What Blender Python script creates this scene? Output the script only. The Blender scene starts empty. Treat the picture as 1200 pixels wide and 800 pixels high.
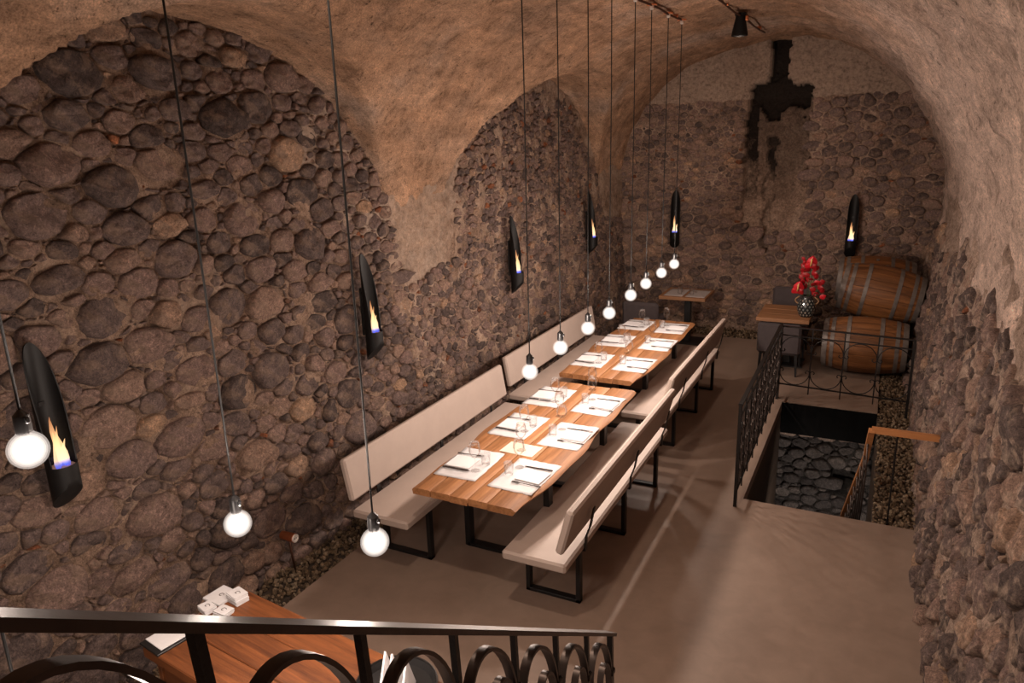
import bpy, math, random
import numpy as np
from mathutils import Vector, Matrix, noise

# ------------------------------------------------------------------ camera
SC = bpy.context.scene
COL = SC.collection
CAM_H = 3.0
FPX = 857.7
_yaw, _pit, _rol = math.radians(26.994), math.radians(15.610), math.radians(-1.6628)
FW = Vector((-math.sin(_yaw)*math.cos(_pit), math.cos(_yaw)*math.cos(_pit), -math.sin(_pit)))
_r = Vector((math.cos(_yaw), math.sin(_yaw), 0)); _u = _r.cross(FW)
RT = _r*math.cos(_rol) + _u*math.sin(_rol)
UP = -_r*math.sin(_rol) + _u*math.cos(_rol)
CAMP = Vector((0, 0, CAM_H))
cd = bpy.data.cameras.new('camera'); cam = bpy.data.objects.new('camera', cd); COL.objects.link(cam)
cd.sensor_width = 36.0; cd.lens = FPX/1200*36.0; cd.clip_start = 0.02; cd.clip_end = 100
mw = Matrix.Identity(4)
for i in range(3):
    mw[i][0] = RT[i]; mw[i][1] = UP[i]; mw[i][2] = -FW[i]; mw[i][3] = CAMP[i]
cam.matrix_world = mw
SC.camera = cam

def proj(P):
    d = Vector(P) - CAMP; w = d.dot(FW)
    if w < .05: return (-9999, -9999, w)
    return (600 + FPX*d.dot(RT)/w, 400 - FPX*d.dot(UP)/w, w)

# ------------------------------------------------------------------ world, exposure
W = bpy.data.worlds.new('world'); SC.world = W; W.use_nodes = True
W.node_tree.nodes['Background'].inputs[0].default_value = (1, .72, .5, 1)
W.node_tree.nodes['Background'].inputs[1].default_value = 0.004
SC.view_settings.view_transform = 'Standard'
SC.view_settings.look = 'None'
SC.view_settings.gamma = 1.0
SC.view_settings.use_curve_mapping = False
SC.view_settings.exposure = 0.0
SC.cycles.max_bounces = 10
SC.cycles.transparent_max_bounces = 24

BULB_W = 78.0                       # pendant bulbs
BULB_COL = (1.0, .825, .71)
SPOT_W = 150.0                       # added ceiling spotlights out of view
SPOT_COL = (1.0, .78, .62)

# ------------------------------------------------------------------ materials
def newmat(name):
    m = bpy.data.materials.new(name); m.use_nodes = True
    nt = m.node_tree; b = nt.nodes['Principled BSDF']
    return m, nt, b
def setin(b, k, v):
    if k in b.inputs: b.inputs[k].default_value = v
def c4(c): return (c[0], c[1], c[2], 1)
def nd(nt, t, **kw):
    n = nt.nodes.new(t)
    for k, v in kw.items(): setattr(n, k, v)
    return n
def ramp(nt, fac, stops):
    r = nd(nt, 'ShaderNodeValToRGB'); e = r.color_ramp.elements
    e[0].position, e[0].color = stops[0][0], c4(stops[0][1])
    e[1].position, e[1].color = stops[-1][0], c4(stops[-1][1])
    for p, c in stops[1:-1]:
        x = e.new(p); x.color = c4(c)
    nt.links.new(fac, r.inputs[0]); return r.outputs[0]
def noisetex(nt, vec, scale, detail=6, rough=.6, dist=0):
    n = nd(nt, 'ShaderNodeTexNoise'); n.inputs['Scale'].default_value = scale
    n.inputs['Detail'].default_value = detail; n.inputs['Roughness'].default_value = rough
    n.inputs['Distortion'].default_value = dist
    nt.links.new(vec, n.inputs['Vector']); return n.outputs['Fac']
def mixc(nt, fac, a, b, mode='MIX'):
    m = nd(nt, 'ShaderNodeMix', data_type='RGBA', blend_type=mode)
    for s, v in ((0, fac), (6, a), (7, b)):
        if hasattr(v, 'is_linked'): nt.links.new(v, m.inputs[s])
        elif s == 0: m.inputs[0].default_value = v
        else: m.inputs[s].default_value = c4(v)
    return m.outputs[2]
def math_(nt, op, a, b=None, c=None):
    m = nd(nt, 'ShaderNodeMath', operation=op)
    for i, v in enumerate((a, b, c)):
        if v is None: continue
        if hasattr(v, 'is_linked'): nt.links.new(v, m.inputs[i])
        else: m.inputs[i].default_value = v
    return m.outputs[0]
def bump(nt, b, h, strength, dist=.02, prev=None):
    n = nd(nt, 'ShaderNodeBump'); n.inputs['Strength'].default_value = strength
    n.inputs['Distance'].default_value = dist
    nt.links.new(h, n.inputs['Height'])
    if prev is not None: nt.links.new(prev, n.inputs['Normal'])
    nt.links.new(n.outputs[0], b.inputs['Normal']); return n.outputs[0]
def objco(nt, scale=None):
    t = nd(nt, 'ShaderNodeTexCoord').outputs['Object']
    if scale is None: return t
    mp = nd(nt, 'ShaderNodeMapping'); mp.inputs['Scale'].default_value = scale
    nt.links.new(t, mp.inputs[0]); return mp.outputs[0]

def plain(name, col, rough=.5, metal=0., var=.12, vs=8, bmp=0, bs=60, scale=None, spec=None):
    m, nt, b = newmat(name); co = objco(nt, scale)
    d = tuple(c*(1-var) for c in col); l = tuple(min(1, c*(1+var)) for c in col)
    nt.links.new(ramp(nt, noisetex(nt, co, vs), [(.3, d), (.7, l)]), b.inputs['Base Color'])
    setin(b, 'Roughness', rough); setin(b, 'Metallic', metal)
    if spec is not None: setin(b, 'Specular IOR Level', spec)
    if bmp: bump(nt, b, noisetex(nt, co, bs), bmp, .004)
    return m

def rndval(nt):
    oi = nd(nt, 'ShaderNodeObjectInfo').outputs['Random']
    ge = nd(nt, 'ShaderNodeNewGeometry').outputs['Random Per Island']
    return math_(nt, 'FRACT', math_(nt, 'ADD', oi, ge))

def stone_mat(name, stops, bri=1.0, dusty=(.19, .130, .097), dust=.7):
    m, nt, b = newmat(name); co = objco(nt)
    stops = [(p, tuple(x*bri for x in c)) for p, c in stops]
    base = ramp(nt, rndval(nt), stops)
    n1 = noisetex(nt, co, 7, 8, .7, .3)
    n2 = noisetex(nt, co, 34, 10, .78, .3)
    n3 = noisetex(nt, co, 130, 4, .7)
    c = mixc(nt, 1.0, base, ramp(nt, n2, [(.32, (.22, .21, .21)), (.43, (.78, .77, .77)), (.54, (1.08, 1.07, 1.06)), (.68, (2.1, 2.02, 1.95))]), 'MULTIPLY')
    c = mixc(nt, 1.0, c, ramp(nt, n3, [(.32, (.55, .54, .53)), (.5, (1, 1, 1)), (.7, (1.35, 1.33, 1.3))]), 'MULTIPLY')
    f = math_(nt, 'MULTIPLY', ramp(nt, n1, [(.50, (0, 0, 0)), (.60, (1, 1, 1))]), dust)
    c = mixc(nt, f, c, mixc(nt, 1.0, tuple(x*bri for x in dusty), ramp(nt, n2, [(.3, (.4, .4, .4)), (.7, (1.4, 1.4, 1.4))]), 'MULTIPLY'))
    nt.links.new(c, b.inputs['Base Color'])
    setin(b, 'Roughness', .8); setin(b, 'Specular IOR Level', .25)
    p = bump(nt, b, noisetex(nt, co, 12, 10, .75, .4), 1.0, .07)
    bump(nt, b, n2, .8, .015, p)
    return m

MORT = dict()
def mortar_mat(name, a, bcol, c3, ms=1.0):
    m, nt, b = newmat(name); co = objco(nt)
    n1 = noisetex(nt, co, 2.4*ms, 8, .7, .4)
    n2 = noisetex(nt, co, 26*ms, 10, .8, .2)
    n3 = noisetex(nt, co, 110, 4, .7)
    c = ramp(nt, n1, [(.32, a), (.5, bcol), (.68, c3)])
    c = mixc(nt, 1.0, c, ramp(nt, n2, [(.32, (.16, .15, .145)), (.42, (.7, .68, .67)), (.53, (1.0, 1.0, 1.0)), (.70, (1.6, 1.56, 1.52))]), 'MULTIPLY')
    c = mixc(nt, 1.0, c, ramp(nt, n3, [(.32, (.55, .54, .53)), (.5, (1, 1, 1)), (.7, (1.4, 1.38, 1.36))]), 'MULTIPLY')
    vo = nd(nt, 'ShaderNodeTexVoronoi'); vo.inputs['Scale'].default_value = 22*ms
    nt.links.new(co, vo.inputs['Vector'])
    nt.links.new(c, b.inputs['Base Color'])
    setin(b, 'Roughness', .92); setin(b, 'Specular IOR Level', .15)
    p = bump(nt, b, vo.outputs['Distance'], .5, .04)
    p = bump(nt, b, n2, 1.0, .05, p)
    bump(nt, b, n3, .5, .01, p)
    return m

def plaster_color(nt, co):
    mp = nd(nt, 'ShaderNodeMapping'); mp.inputs['Rotation'].default_value = (0, .5, .6); mp.inputs['Scale'].default_value = (7, 1.1, 5)
    nt.links.new(co, mp.inputs[0]); cs = mp.outputs[0]
    big = noisetex(nt, co, .75, 5, .6, .3)
    mid = noisetex(nt, co, 4.5, 10, .78, .25)
    st = noisetex(nt, cs, 1.0, 8, .7, .3)
    pit = noisetex(nt, co, 24, 6, .7, .2)
    fine = noisetex(nt, co, 90, 4, .7)
    c = ramp(nt, big, [(.34, (.41, .265, .182)), (.46, (.50, .300, .188)), (.56, (.54, .340, .225)), (.68, (.52, .375, .290))])
    sx = nd(nt, 'ShaderNodeSeparateXYZ'); nt.links.new(co, sx.inputs[0])
    w = math_(nt, 'ADD', math_(nt, 'MULTIPLY', math_(nt, 'ADD', sx.outputs[0], 1.1), .7), math_(nt, 'MULTIPLY', math_(nt, 'SUBTRACT', big, .5), 1.5))
    c = mixc(nt, ramp(nt, w, [(0, (0, 0, 0)), (1, (1, 1, 1))]), c, (.64, .485, .405))
    for n, stops in ((mid, [(.34, (.48, .46, .45)), (.47, (.92, .92, .92)), (.56, (1.06, 1.06, 1.06)), (.68, (1.42, 1.40, 1.38))]),
                     (st, [(.34, (.74, .73, .72)), (.5, (1, 1, 1)), (.66, (1.24, 1.23, 1.22))]),
                     (pit, [(.33, (.30, .28, .27)), (.40, (.93, .93, .93)), (.66, (1.16, 1.16, 1.16))]),
                     (fine, [(.33, (.60, .59, .58)), (.5, (1, 1, 1)), (.68, (1.35, 1.34, 1.32))])):
        c = mixc(nt, 1.0, c, ramp(nt, n, stops), 'MULTIPLY')
    return c, mid, st, pit
def plaster_mat():
    m, nt, b = newmat('vault_plaster'); co = objco(nt)
    c, mid, st, pit = plaster_color(nt, co)
    nt.links.new(c, b.inputs['Base Color'])
    setin(b, 'Roughness', .9); setin(b, 'Specular IOR Level', .15)
    p = bump(nt, b, mid, 1.0, .09)
    p = bump(nt, b, st, .6, .05, p)
    bump(nt, b, pit, .7, .02, p)
    return m

def wood_mat(name, dark, light, axis=1, rough=.45, ring=1.0, gloss=.4, tv=.12):
    m, nt, b = newmat(name)
    sc = [14, 14, 14]; sc[axis] = .9
    co = objco(nt, tuple(s*ring for s in sc))
    oi = nd(nt, 'ShaderNodeObjectInfo').outputs['Random']
    ad = nd(nt, 'ShaderNodeVectorMath', operation='ADD')
    cb = nd(nt, 'ShaderNodeCombineXYZ')
    for k in range(3): nt.links.new(math_(nt, 'MULTIPLY', oi, 37.0+k*11), cb.inputs[k])
    nt.links.new(co, ad.inputs[0]); nt.links.new(cb.outputs[0], ad.inputs[1])
    v = ad.outputs[0]
    n = noisetex(nt, v, 1.0, 10, .72, 1.0)
    mid = tuple((a+b_)/2 for a, b_ in zip(dark, light))
    c = ramp(nt, n, [(.34, dark), (.5, mid), (.64, light)])
    tint = ramp(nt, oi, [(0, (1-tv, 1-tv*1.15, 1-tv*1.3)), (.5, (1, .99, .98)), (1, (1+tv*.8, 1+tv*.75, 1+tv*.7))])
    c = mixc(nt, 1.0, c, tint, 'MULTIPLY')
    nt.links.new(c, b.inputs['Base Color'])
    setin(b, 'Roughness', rough); setin(b, 'Specular IOR Level', gloss)
    bump(nt, b, n, .25, .004)
    return m

def emis(name, col, s):
    m = bpy.data.materials.new(name); m.use_nodes = True; nt = m.node_tree
    nt.nodes.remove(nt.nodes['Principled BSDF'])
    e = nd(nt, 'ShaderNodeEmission'); e.inputs[0].default_value = c4(col); e.inputs[1].default_value = s
    nt.links.new(e.outputs[0], nt.nodes['Material Output'].inputs[0]); return m

def clear_glass(name, tint=(1, 1, 1), refl=.45, base=.015):
    m = bpy.data.materials.new(name); m.use_nodes = True; nt = m.node_tree
    nt.nodes.remove(nt.nodes['Principled BSDF'])
    t = nd(nt, 'ShaderNodeBsdfTransparent'); t.inputs[0].default_value = c4(tint)
    g = nd(nt, 'ShaderNodeBsdfGlossy'); g.inputs['Roughness'].default_value = .04
    lw = nd(nt, 'ShaderNodeLayerWeight'); lw.inputs[0].default_value = .25
    f = math_(nt, 'MULTIPLY_ADD', lw.outputs['Fresnel'], refl, base)
    mx = nd(nt, 'ShaderNodeMixShader')
    nt.links.new(f, mx.inputs[0]); nt.links.new(t.outputs[0], mx.inputs[1]); nt.links.new(g.outputs[0], mx.inputs[2])
    nt.links.new(mx.outputs[0], nt.nodes['Material Output'].inputs[0]); return m

def shell_mat(name, col, s, a, gl=0.0):
    m = bpy.data.materials.new(name); m.use_nodes = True; nt = m.node_tree
    nt.nodes.remove(nt.nodes['Principled BSDF'])
    t = nd(nt, 'ShaderNodeBsdfTransparent')
    e = nd(nt, 'ShaderNodeEmission'); e.inputs[0].default_value = c4(col); e.inputs[1].default_value = s
    mx = nd(nt, 'ShaderNodeMixShader'); mx.inputs[0].default_value = a
    nt.links.new(t.outputs[0], mx.inputs[1]); nt.links.new(e.outputs[0], mx.inputs[2])
    nt.links.new(mx.outputs[0], nt.nodes['Material Output'].inputs[0]); return m
def globe_mat(): return shell_mat('lamp_globe_glass', (1, .86, .77), 1.5, .17)

def flame_mat():
    m = bpy.data.materials.new('flame'); m.use_nodes = True; nt = m.node_tree
    nt.nodes.remove(nt.nodes['Principled BSDF'])
    co = nd(nt, 'ShaderNodeTexCoord').outputs['Generated']
    sx = nd(nt, 'ShaderNodeSeparateXYZ'); nt.links.new(co, sx.inputs[0])
    c = ramp(nt, sx.outputs[2], [(.0, (.04, .09, .9)), (.07, (.15, .18, .7)), (.15, (1, .68, .42)), (.5, (1, .60, .28)), (1, (.9, .32, .12))])
    e = nd(nt, 'ShaderNodeEmission'); nt.links.new(c, e.inputs[0]); e.inputs[1].default_value = 1.7
    t = nd(nt, 'ShaderNodeBsdfTransparent'); mx = nd(nt, 'ShaderNodeMixShader'); 
    al = ramp(nt, sx.outputs[2], [(0, (.35, .35, .35)), (.35, (.55, .55, .55)), (1, (.15, .15, .15))])
    nt.links.new(al, mx.inputs[0]); nt.links.new(t.outputs[0], mx.inputs[1]); nt.links.new(e.outputs[0], mx.inputs[2])
    nt.links.new(mx.outputs[0], nt.nodes['Material Output'].inputs[0]); return m

LAVA = [(0, (.055, .040, .036)), (.2, (.086, .062, .056)), (.45, (.120, .085, .076)), (.65, (.152, .101, .086)),
        (.84, (.180, .119, .095)), (.95, (.215, .140, .104)), (1, (.28, .178, .115))]
BRICK = [(0, (.16, .06, .03)), (.5, (.26, .09, .04)), (1, (.34, .13, .06))]
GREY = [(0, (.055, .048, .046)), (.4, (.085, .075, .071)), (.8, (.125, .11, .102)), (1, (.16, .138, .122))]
MT = {}
MT['stone'] = stone_mat('lava_stone', LAVA, 1.7)
MT['brick'] = stone_mat('brick_fragment', BRICK, 1.2)
MT['stone_back'] = stone_mat('lava_stone_brightened', LAVA, 2.1)  # same lava stone, colour raised in place of lamplight on the end wall
MT['stone_right'] = stone_mat('rounded_stone', [(p, tuple(x*1.15 for x in c)) for p, c in LAVA], 1.6, (.34, .25, .19), .65)
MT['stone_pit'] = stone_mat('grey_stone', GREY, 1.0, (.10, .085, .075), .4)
MT['mortar'] = mortar_mat('lime_mortar', (.20, .131, .092), (.34, .228, .165), (.50, .352, .262))
MT['mortar_right'] = mortar_mat('rough_render', (.30, .212, .165), (.47, .345, .275), (.60, .455, .37), .8)
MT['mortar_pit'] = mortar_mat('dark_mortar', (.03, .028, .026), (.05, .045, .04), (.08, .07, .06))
MT['plaster'] = plaster_mat()
MT['gravel'] = stone_mat('gravel', [(0, (.10, .065, .04)), (.35, (.20, .135, .08)), (.7, (.30, .21, .13)), (1, (.42, .33, .23))], 1.0, (.2, .14, .09), .3)
MT['soil'] = plain('gravel_bed_earth', (.045, .03, .02), .95)
MT['iron'] = plain('wrought_iron', (.018, .015, .014), .42, .6, .25, 30, .2, 90)
MT['iron_shiny'] = plain('polished_iron', (.065, .048, .041), .42, .6, .2, 20, .1, 60)
MT['steel'] = plain('black_steel', (.012, .011, .011), .45, .3, .2, 20)
MT['beam_black'] = plain('matt_black_beam', (.005, .005, .005), .95, 0, .2, 10, spec=.05)
MT['tube'] = plain('matt_black_tube', (.0065, .006, .006), .55, 0, .15, 10, spec=.25)
MT['rubber'] = plain('black_cable', (.008, .008, .008), .6)
MT['socket'] = plain('black_lamp_socket', (.022, .022, .024), .35)
MT['copper'] = plain('copper', (.62, .22, .10), .35, .9, .2, 20)
MT['porcelain'] = plain('porcelain', (.7, .66, .62), .3, 0, .05)
MT['leather'] = plain('taupe_leather', (.36, .285, .245), .6, 0, .05, 6, .25, 160)
MT['upholstery'] = plain('mauve_grey_upholstery', (.055, .042, .043), .85, 0, .12, 20, .3, 200)
MT['paper'] = plain('white_paper', (.50, .485, .49), .9, 0, .03, 30, .2, 40)
MT['napkin'] = plain('napkin_paper', (.60, .575, .58), .9, 0, .02, 20, .3, 120)
MT['cream'] = plain('cream_card', (.56, .49, .40), .85, 0, .02)
MT['greymat'] = plain('grey_placemat', (.40, .36, .35), .85, 0, .05)
MT['ink'] = plain('dark_ink', (.05, .035, .03), .8)
MT['cutlery'] = plain('cutlery_steel', (.17, .15, .145), .22, .95, .05)
MT['oak'] = wood_mat('oak_planks', (.165, .066, .023), (.34, .158, .066), 1, .6, 1.3, .25)
MT['oak_side'] = wood_mat('oak_planks_crosswise', (.20, .09, .038), (.36, .18, .085), 0, .5)
MT['counter'] = wood_mat('varnished_counter', (.055, .017, .006), (.185, .060, .018), 0, .5, .9, .35)
MT['rail_wood'] = wood_mat('orange_handrail', (.36, .15, .055), (.52, .235, .095), 0, .4)
MT['stave'] = wood_mat('barrel_staves', (.085, .034, .013), (.27, .110, .036), 0, .55, .8, .4, .35)
MT['hoop'] = plain('galvanised_hoop', (.17, .145, .13), .55, .3, .3, 14)
MT['pit_wood'] = wood_mat('dark_stringer', (.030, .020, .013), (.075, .05, .034), 1, .6)
MT['glass'] = clear_glass('wine_glass')
MT['globe'] = globe_mat()
MT['filament'] = emis('glowing_filament', (1, .9, .8), 20)
MT['halo'] = shell_mat('glow_shells', (1, .9, .82), 3.0, .075)
MT['flame'] = flame_mat()
MT['ceramic'] = plain('burner_ceramic', (.55, .38, .28), .8)
MT['red'] = plain('red_petal', (.30, .006, .010), .45, 0, .25, 30)
MT['redlight'] = plain('bright_red_petal', (.52, .012, .022), .35, 0, .2, 30)
MT['yellow'] = plain('yellow_spadix', (.7, .45, .15), .6)
MT['stem'] = plain('flower_stem', (.05, .07, .025), .6)
MT['vase'] = plain('dark_vase_glaze', (.02, .022, .022), .25)
MT['inlay'] = plain('mirror_mosaic', (.55, .62, .62), .12, .8, .3, 60)
MT['rope'] = plain('brown_rope', (.25, .14, .07), .85)

def floor_mat():
    m, nt, b = newmat('polished_screed'); co = objco(nt)
    n1 = noisetex(nt, co, .9, 6, .6, .8); n2 = noisetex(nt, co, 7, 8, .65, .5)
    c = ramp(nt, n1, [(.3, (.198, .142, .110)), (.7, (.252, .183, .143))])
    sh = ramp(nt, n2, [(.3, (.90, .89, .88)), (.7, (1.08, 1.08, 1.08))])
    nt.links.new(mixc(nt, 1.0, c, sh, 'MULTIPLY'), b.inputs['Base Color'])
    nt.links.new(math_(nt, 'MULTIPLY_ADD', n2, .15, .40), b.inputs['Roughness'])
    setin(b, 'Specular IOR Level', .35)
    bump(nt, b, noisetex(nt, objco(nt, (1, 5, 1)), 3, 5, .5), .08, .004)
    return m
MT['floor'] = floor_mat()

# ------------------------------------------------------------------ mesh builder
class MB:
    def __init__(s): s.v = []; s.f = []
    def add(s, vs, fs):
        o = len(s.v); s.v += [tuple(p) for p in vs]; s.f += [tuple(i+o for i in f) for f in fs]; return s
    def box(s, c, d, rot=None, bev=0):
        hx, hy, hz = d[0]/2, d[1]/2, d[2]/2; c = Vector(c)
        if bev <= 0:
            vs = [Vector((x, y, z)) for x in (-hx, hx) for y in (-hy, hy) for z in (-hz, hz)]
            fs = [(0, 1, 3, 2), (4, 6, 7, 5), (0, 4, 5, 1), (2, 3, 7, 6), (0, 2, 6, 4), (1, 5, 7, 3)]
        else:
            b = min(bev, hx*.95, hy*.95, hz*.95); vs = []; idx = {}
            for sx in (-1, 1):
                for sy in (-1, 1):
                    for sz in (-1, 1):
                        for k, p in enumerate(((hx, hy-b, hz-b), (hx-b, hy, hz-b), (hx-b, hy-b, hz))):
                            idx[sx, sy, sz, k] = len(vs); vs.append(Vector((sx*p[0], sy*p[1], sz*p[2])))
            fs = []
            S = (-1, 1)
            def q(l): fs.append(tuple(idx[k] for k in l))
            for a in S:
                q([(a, -1, -1, 0), (a, 1, -1, 0), (a, 1, 1, 0), (a, -1, 1, 0)])
                q([(-1, a, -1, 1), (1, a, -1, 1), (1, a, 1, 1), (-1, a, 1, 1)])
                q([(-1, -1, a, 2), (1, -1, a, 2), (1, 1, a, 2), (-1, 1, a, 2)])
            for a in S:
                for c_ in S:
                    q([(a, c_, -1, 0), (a, c_, 1, 0), (a, c_, 1, 1), (a, c_, -1, 1)])
                    q([(a, -1, c_, 0), (a, 1, c_, 0), (a, 1, c_, 2), (a, -1, c_, 2)])
                    q([(-1, a, c_, 1), (1, a, c_, 1), (1, a, c_, 2), (-1, a, c_, 2)])
            for a in S:
                for c_ in S:
                    for d_ in S: q([(a, c_, d_, 0), (a, c_, d_, 1), (a, c_, d_, 2)])
        if rot is not None: vs = [rot @ p for p in vs]
        return s.add([p + c for p in vs], fs)
    def sweep(s, pts, prof, n=(0, 1, 0), closed=False, taper=None):
        pts = [Vector(p) for p in pts]; N = len(pts); n = Vector(n).normalized(); k = len(prof); vs = []; fs = []
        for i, p in enumerate(pts):
            a = pts[(i-1) % N] if (closed or i > 0) else pts[i]
            b = pts[(i+1) % N] if (closed or i < N-1) else pts[i]
            t = (b-a)
            if t.length < 1e-9: t = Vector((0, 0, 1))
            t.normalize(); sd = t.cross(n)
            if sd.length < 1e-4: sd = t.orthogonal()
            sd.normalize(); nn = sd.cross(t)
            w = taper(i/max(1, N-1)) if taper else 1
            for (x, y) in prof: vs.append(p + sd*(x*w) + nn*(y*w))
        for i in range(N if closed else N-1):
            j = (i+1) % N
            for q in range(k):
                r = (q+1) % k; fs.append((i*k+q, i*k+r, j*k+r, j*k+q))
        if not closed:
            fs.append(tuple(range(k-1, -1, -1))); fs.append(tuple((N-1)*k+q for q in range(k)))
        return s.add(vs, fs)
    def tube(s, pts, r, n=8, nrm=(0, 1, 0), closed=False, taper=None):
        return s.sweep(pts, [(r*math.cos(2*math.pi*i/n), r*math.sin(2*math.pi*i/n)) for i in range(n)], nrm, closed, taper)
    def bar(s, pts, w, t, nrm, closed=False):
        # w: size across the plane normal, t: thickness in the plane
        return s.sweep(pts, [(-t/2, -w/2), (t/2, -w/2), (t/2, w/2), (-t/2, w/2)], nrm, closed)
    def lathe(s, prof, n=20, c=(0, 0, 0), axis='z', cap0=True, cap1=True):
        c = Vector(c); vs = []; fs = []
        for (r, h) in prof:
            for i in range(n):
                a = 2*math.pi*i/n; p = (r*math.cos(a), r*math.sin(a), h)
                if axis == 'x': p = (p[2], p[0], p[1])
                if axis == 'y': p = (p[1], p[2], p[0])
                vs.append(c + Vector(p))
        m = len(prof)
        for j in range(m-1):
            for i in range(n):
                k = (i+1) % n; fs.append((j*n+i, j*n+k, (j+1)*n+k, (j+1)*n+i))
        if cap0: fs.append(tuple(range(n-1, -1, -1)))
        if cap1: fs.append(tuple((m-1)*n+i for i in range(n)))
        return s.add(vs, fs)
    def prism(s, poly, z0, z1):
        n = len(poly); vs = [(x, y, z0) for x, y in poly] + [(x, y, z1) for x, y in poly]
        fs = [tuple(range(n-1, -1, -1)), tuple(range(n, 2*n))] + [(i, (i+1) % n, n+(i+1) % n, n+i) for i in range(n)]
        return s.add(vs, fs)
    def sphere(s, c, r, n=14, m=8, sc=(1, 1, 1)):
        vs = [(c[0], c[1], c[2]+r*sc[2])]; fs = []
        for j in range(1, m):
            th = math.pi*j/m
            for i in range(n):
                a = 2*math.pi*i/n
                vs.append((c[0]+r*sc[0]*math.sin(th)*math.cos(a), c[1]+r*sc[1]*math.sin(th)*math.sin(a), c[2]+r*sc[2]*math.cos(th)))
        vs.append((c[0], c[1], c[2]-r*sc[2]))
        for i in range(n): fs.append((0, 1+i, 1+(i+1) % n))
        for j in range(m-2):
            for i in range(n):
                a, b = 1+j*n+i, 1+j*n+(i+1) % n; fs.append((a, a+n, b+n, b))
        L = len(vs)-1
        for i in range(n): fs.append((L, 1+(m-2)*n+(i+1) % n, 1+(m-2)*n+i))
        return s.add(vs, fs)
    def mesh(s, name, smooth=False, fix=True):
        me = bpy.data.meshes.new(name); me.from_pydata(s.v, [], s.f)
        if fix:
            import bmesh
            bm = bmesh.new(); bm.from_mesh(me); bmesh.ops.recalc_face_normals(bm, faces=bm.faces); bm.to_mesh(me); bm.free()
        if smooth is True: me.shade_smooth()
        elif smooth:
            me.shade_smooth()
            try: me.set_sharp_from_angle(angle=math.radians(smooth))
            except Exception: pass
        me.update(); return me
    def build(s, name, mat, parent=None, smooth=False, fix=True):
        me = s.mesh(name, smooth, fix); return link(name, me, mat, parent)

def link(name, me, mat=None, parent=None):
    if mat is not None:
        me.materials.clear(); me.materials.append(MT[mat] if isinstance(mat, str) else mat)
    o = bpy.data.objects.new(name, me); COL.objects.link(o)
    if parent is not None: o.parent = parent
    return o
def tag(o, label, cat, group=None):
    o['label'] = label; o['category'] = cat
    if group: o['group'] = group
    return o
def thing(name, label, cat, loc=(0, 0, 0), rz=0, group=None, rot=None):
    o = bpy.data.objects.new(name, None); COL.objects.link(o); o.empty_display_size = .05
    o.location = loc; o.rotation_euler = rot if rot else (0, 0, rz)
    return tag(o, label, cat, group)
def struct(o): o['kind'] = 'structure'; return o
def dup(root, loc=None, rz=None, label=None):
    r = root.copy(); COL.objects.link(r)
    if loc is not None: r.location = loc
    if rz is not None: r.rotation_euler = (0, 0, rz)
    if label: r['label'] = label
    for ch in list(root.children):
        c = ch.copy(); COL.objects.link(c); c.parent = r
        for g in list(ch.children):
            d = g.copy(); COL.objects.link(d); d.parent = c
    return r

def nz(x, y, z, sc, oc=3):
    return noise.fractal(Vector((x*sc, y*sc, z*sc)), 1.0, 2.1, oc)

# ------------------------------------------------------------------ room dimensions
VX, VZ, VR = -1.6, 2.0, 2.3
YB = 11.6
Y0 = -1.6
def zl(y):
    best = 0
    for yc, hw0, hw1, za in ((3.2, 1.62, 2.12, 3.76), (8.45, 2.35, 2.15, 3.72)):
        t = (y-yc)/(hw1 if y > yc else hw0)
        if abs(t) < 1: best = max(best, 2.0 + (za-2.0)*math.sqrt(1-t*t))
    return best
def vault_r(th, y):
    s, c = math.sin(th), math.cos(th); r = VR - .125*math.exp(-((th-1.80)/.30)**2)
    if c < -.02:
        h = zl(y)
        if h > 2.0:
            a = (-4.02 - VX)/c
            b = (h - VZ)/s if s > .01 else 99
            r = max(r, min(a, b))
    return r
def grid_mesh(name, fn, us, vs, mat, flip=False, smooth=True):
    V = [fn(u, v) for v in vs for u in us]; n = len(us); F = []
    for j in range(len(vs)-1):
        for i in range(n-1):
            a = j*n+i; f = (a, a+1, a+n+1, a+n); F.append(f[::-1] if flip else f)
    me = bpy.data.meshes.new(name); me.from_pydata([tuple(p) for p in V], [], F)
    if smooth: me.shade_smooth()
    return struct(link(name, me, mat))
def lin(a, b, step):
    n = max(2, int(round((b-a)/step))+1); return [a+(b-a)*i/(n-1) for i in range(n)]

def xl(y, z):   # left wall surface
    return -3.73 - .045*z + .05*nz(y, z, 3.1, .8, 2) + (.05*max(0, .35-z))
def xr(y, z):   # right wall surface
    return .50 + .10*z + .055*nz(y, z, 7.7, .9, 2) - .05*max(0, .3-z)
def smooth01(t): t = max(0, min(1, t)); return t*t*(3-2*t)
# flue broken open in the back wall: depth as a function of x, z
def flue(x, z):
    j = .07*nz(x*2, 5.5, z*2, 2.2, 4)
    d = 0
    if -1.66+j < x < -1.40+j and 3.5 < z < 4.27+j: d = .38
    if -1.91+j < x < -1.09+j*1.5 and 3.30-.22*math.exp(-((x+1.55)/.13)**2)-.10*math.exp(-((x+1.18)/.08)**2)+j*2.5 < z < 3.74-.42*abs(x+1.52)+j*2: d = .32
    if -1.93+j*.6 < x < -1.04+j*.6 and 1.15 < z < 3.45:
        d = max(d, .15*smooth01((z-1.15)/1.2))
        if x < -1.80+j*.5+.08*(3.4-z)/2 and z > 2.0: d = max(d, .27)
        if abs(x-(-1.58+.03*(z-2)+j)) < .05 and 1.2 < z < 2.9: d = max(d, .24)
    return d
def yb(x, z):   # back wall surface
    return YB + .045*nz(x, 1.7, z, .9, 2) + (.06*max(0, .3-z))

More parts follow.
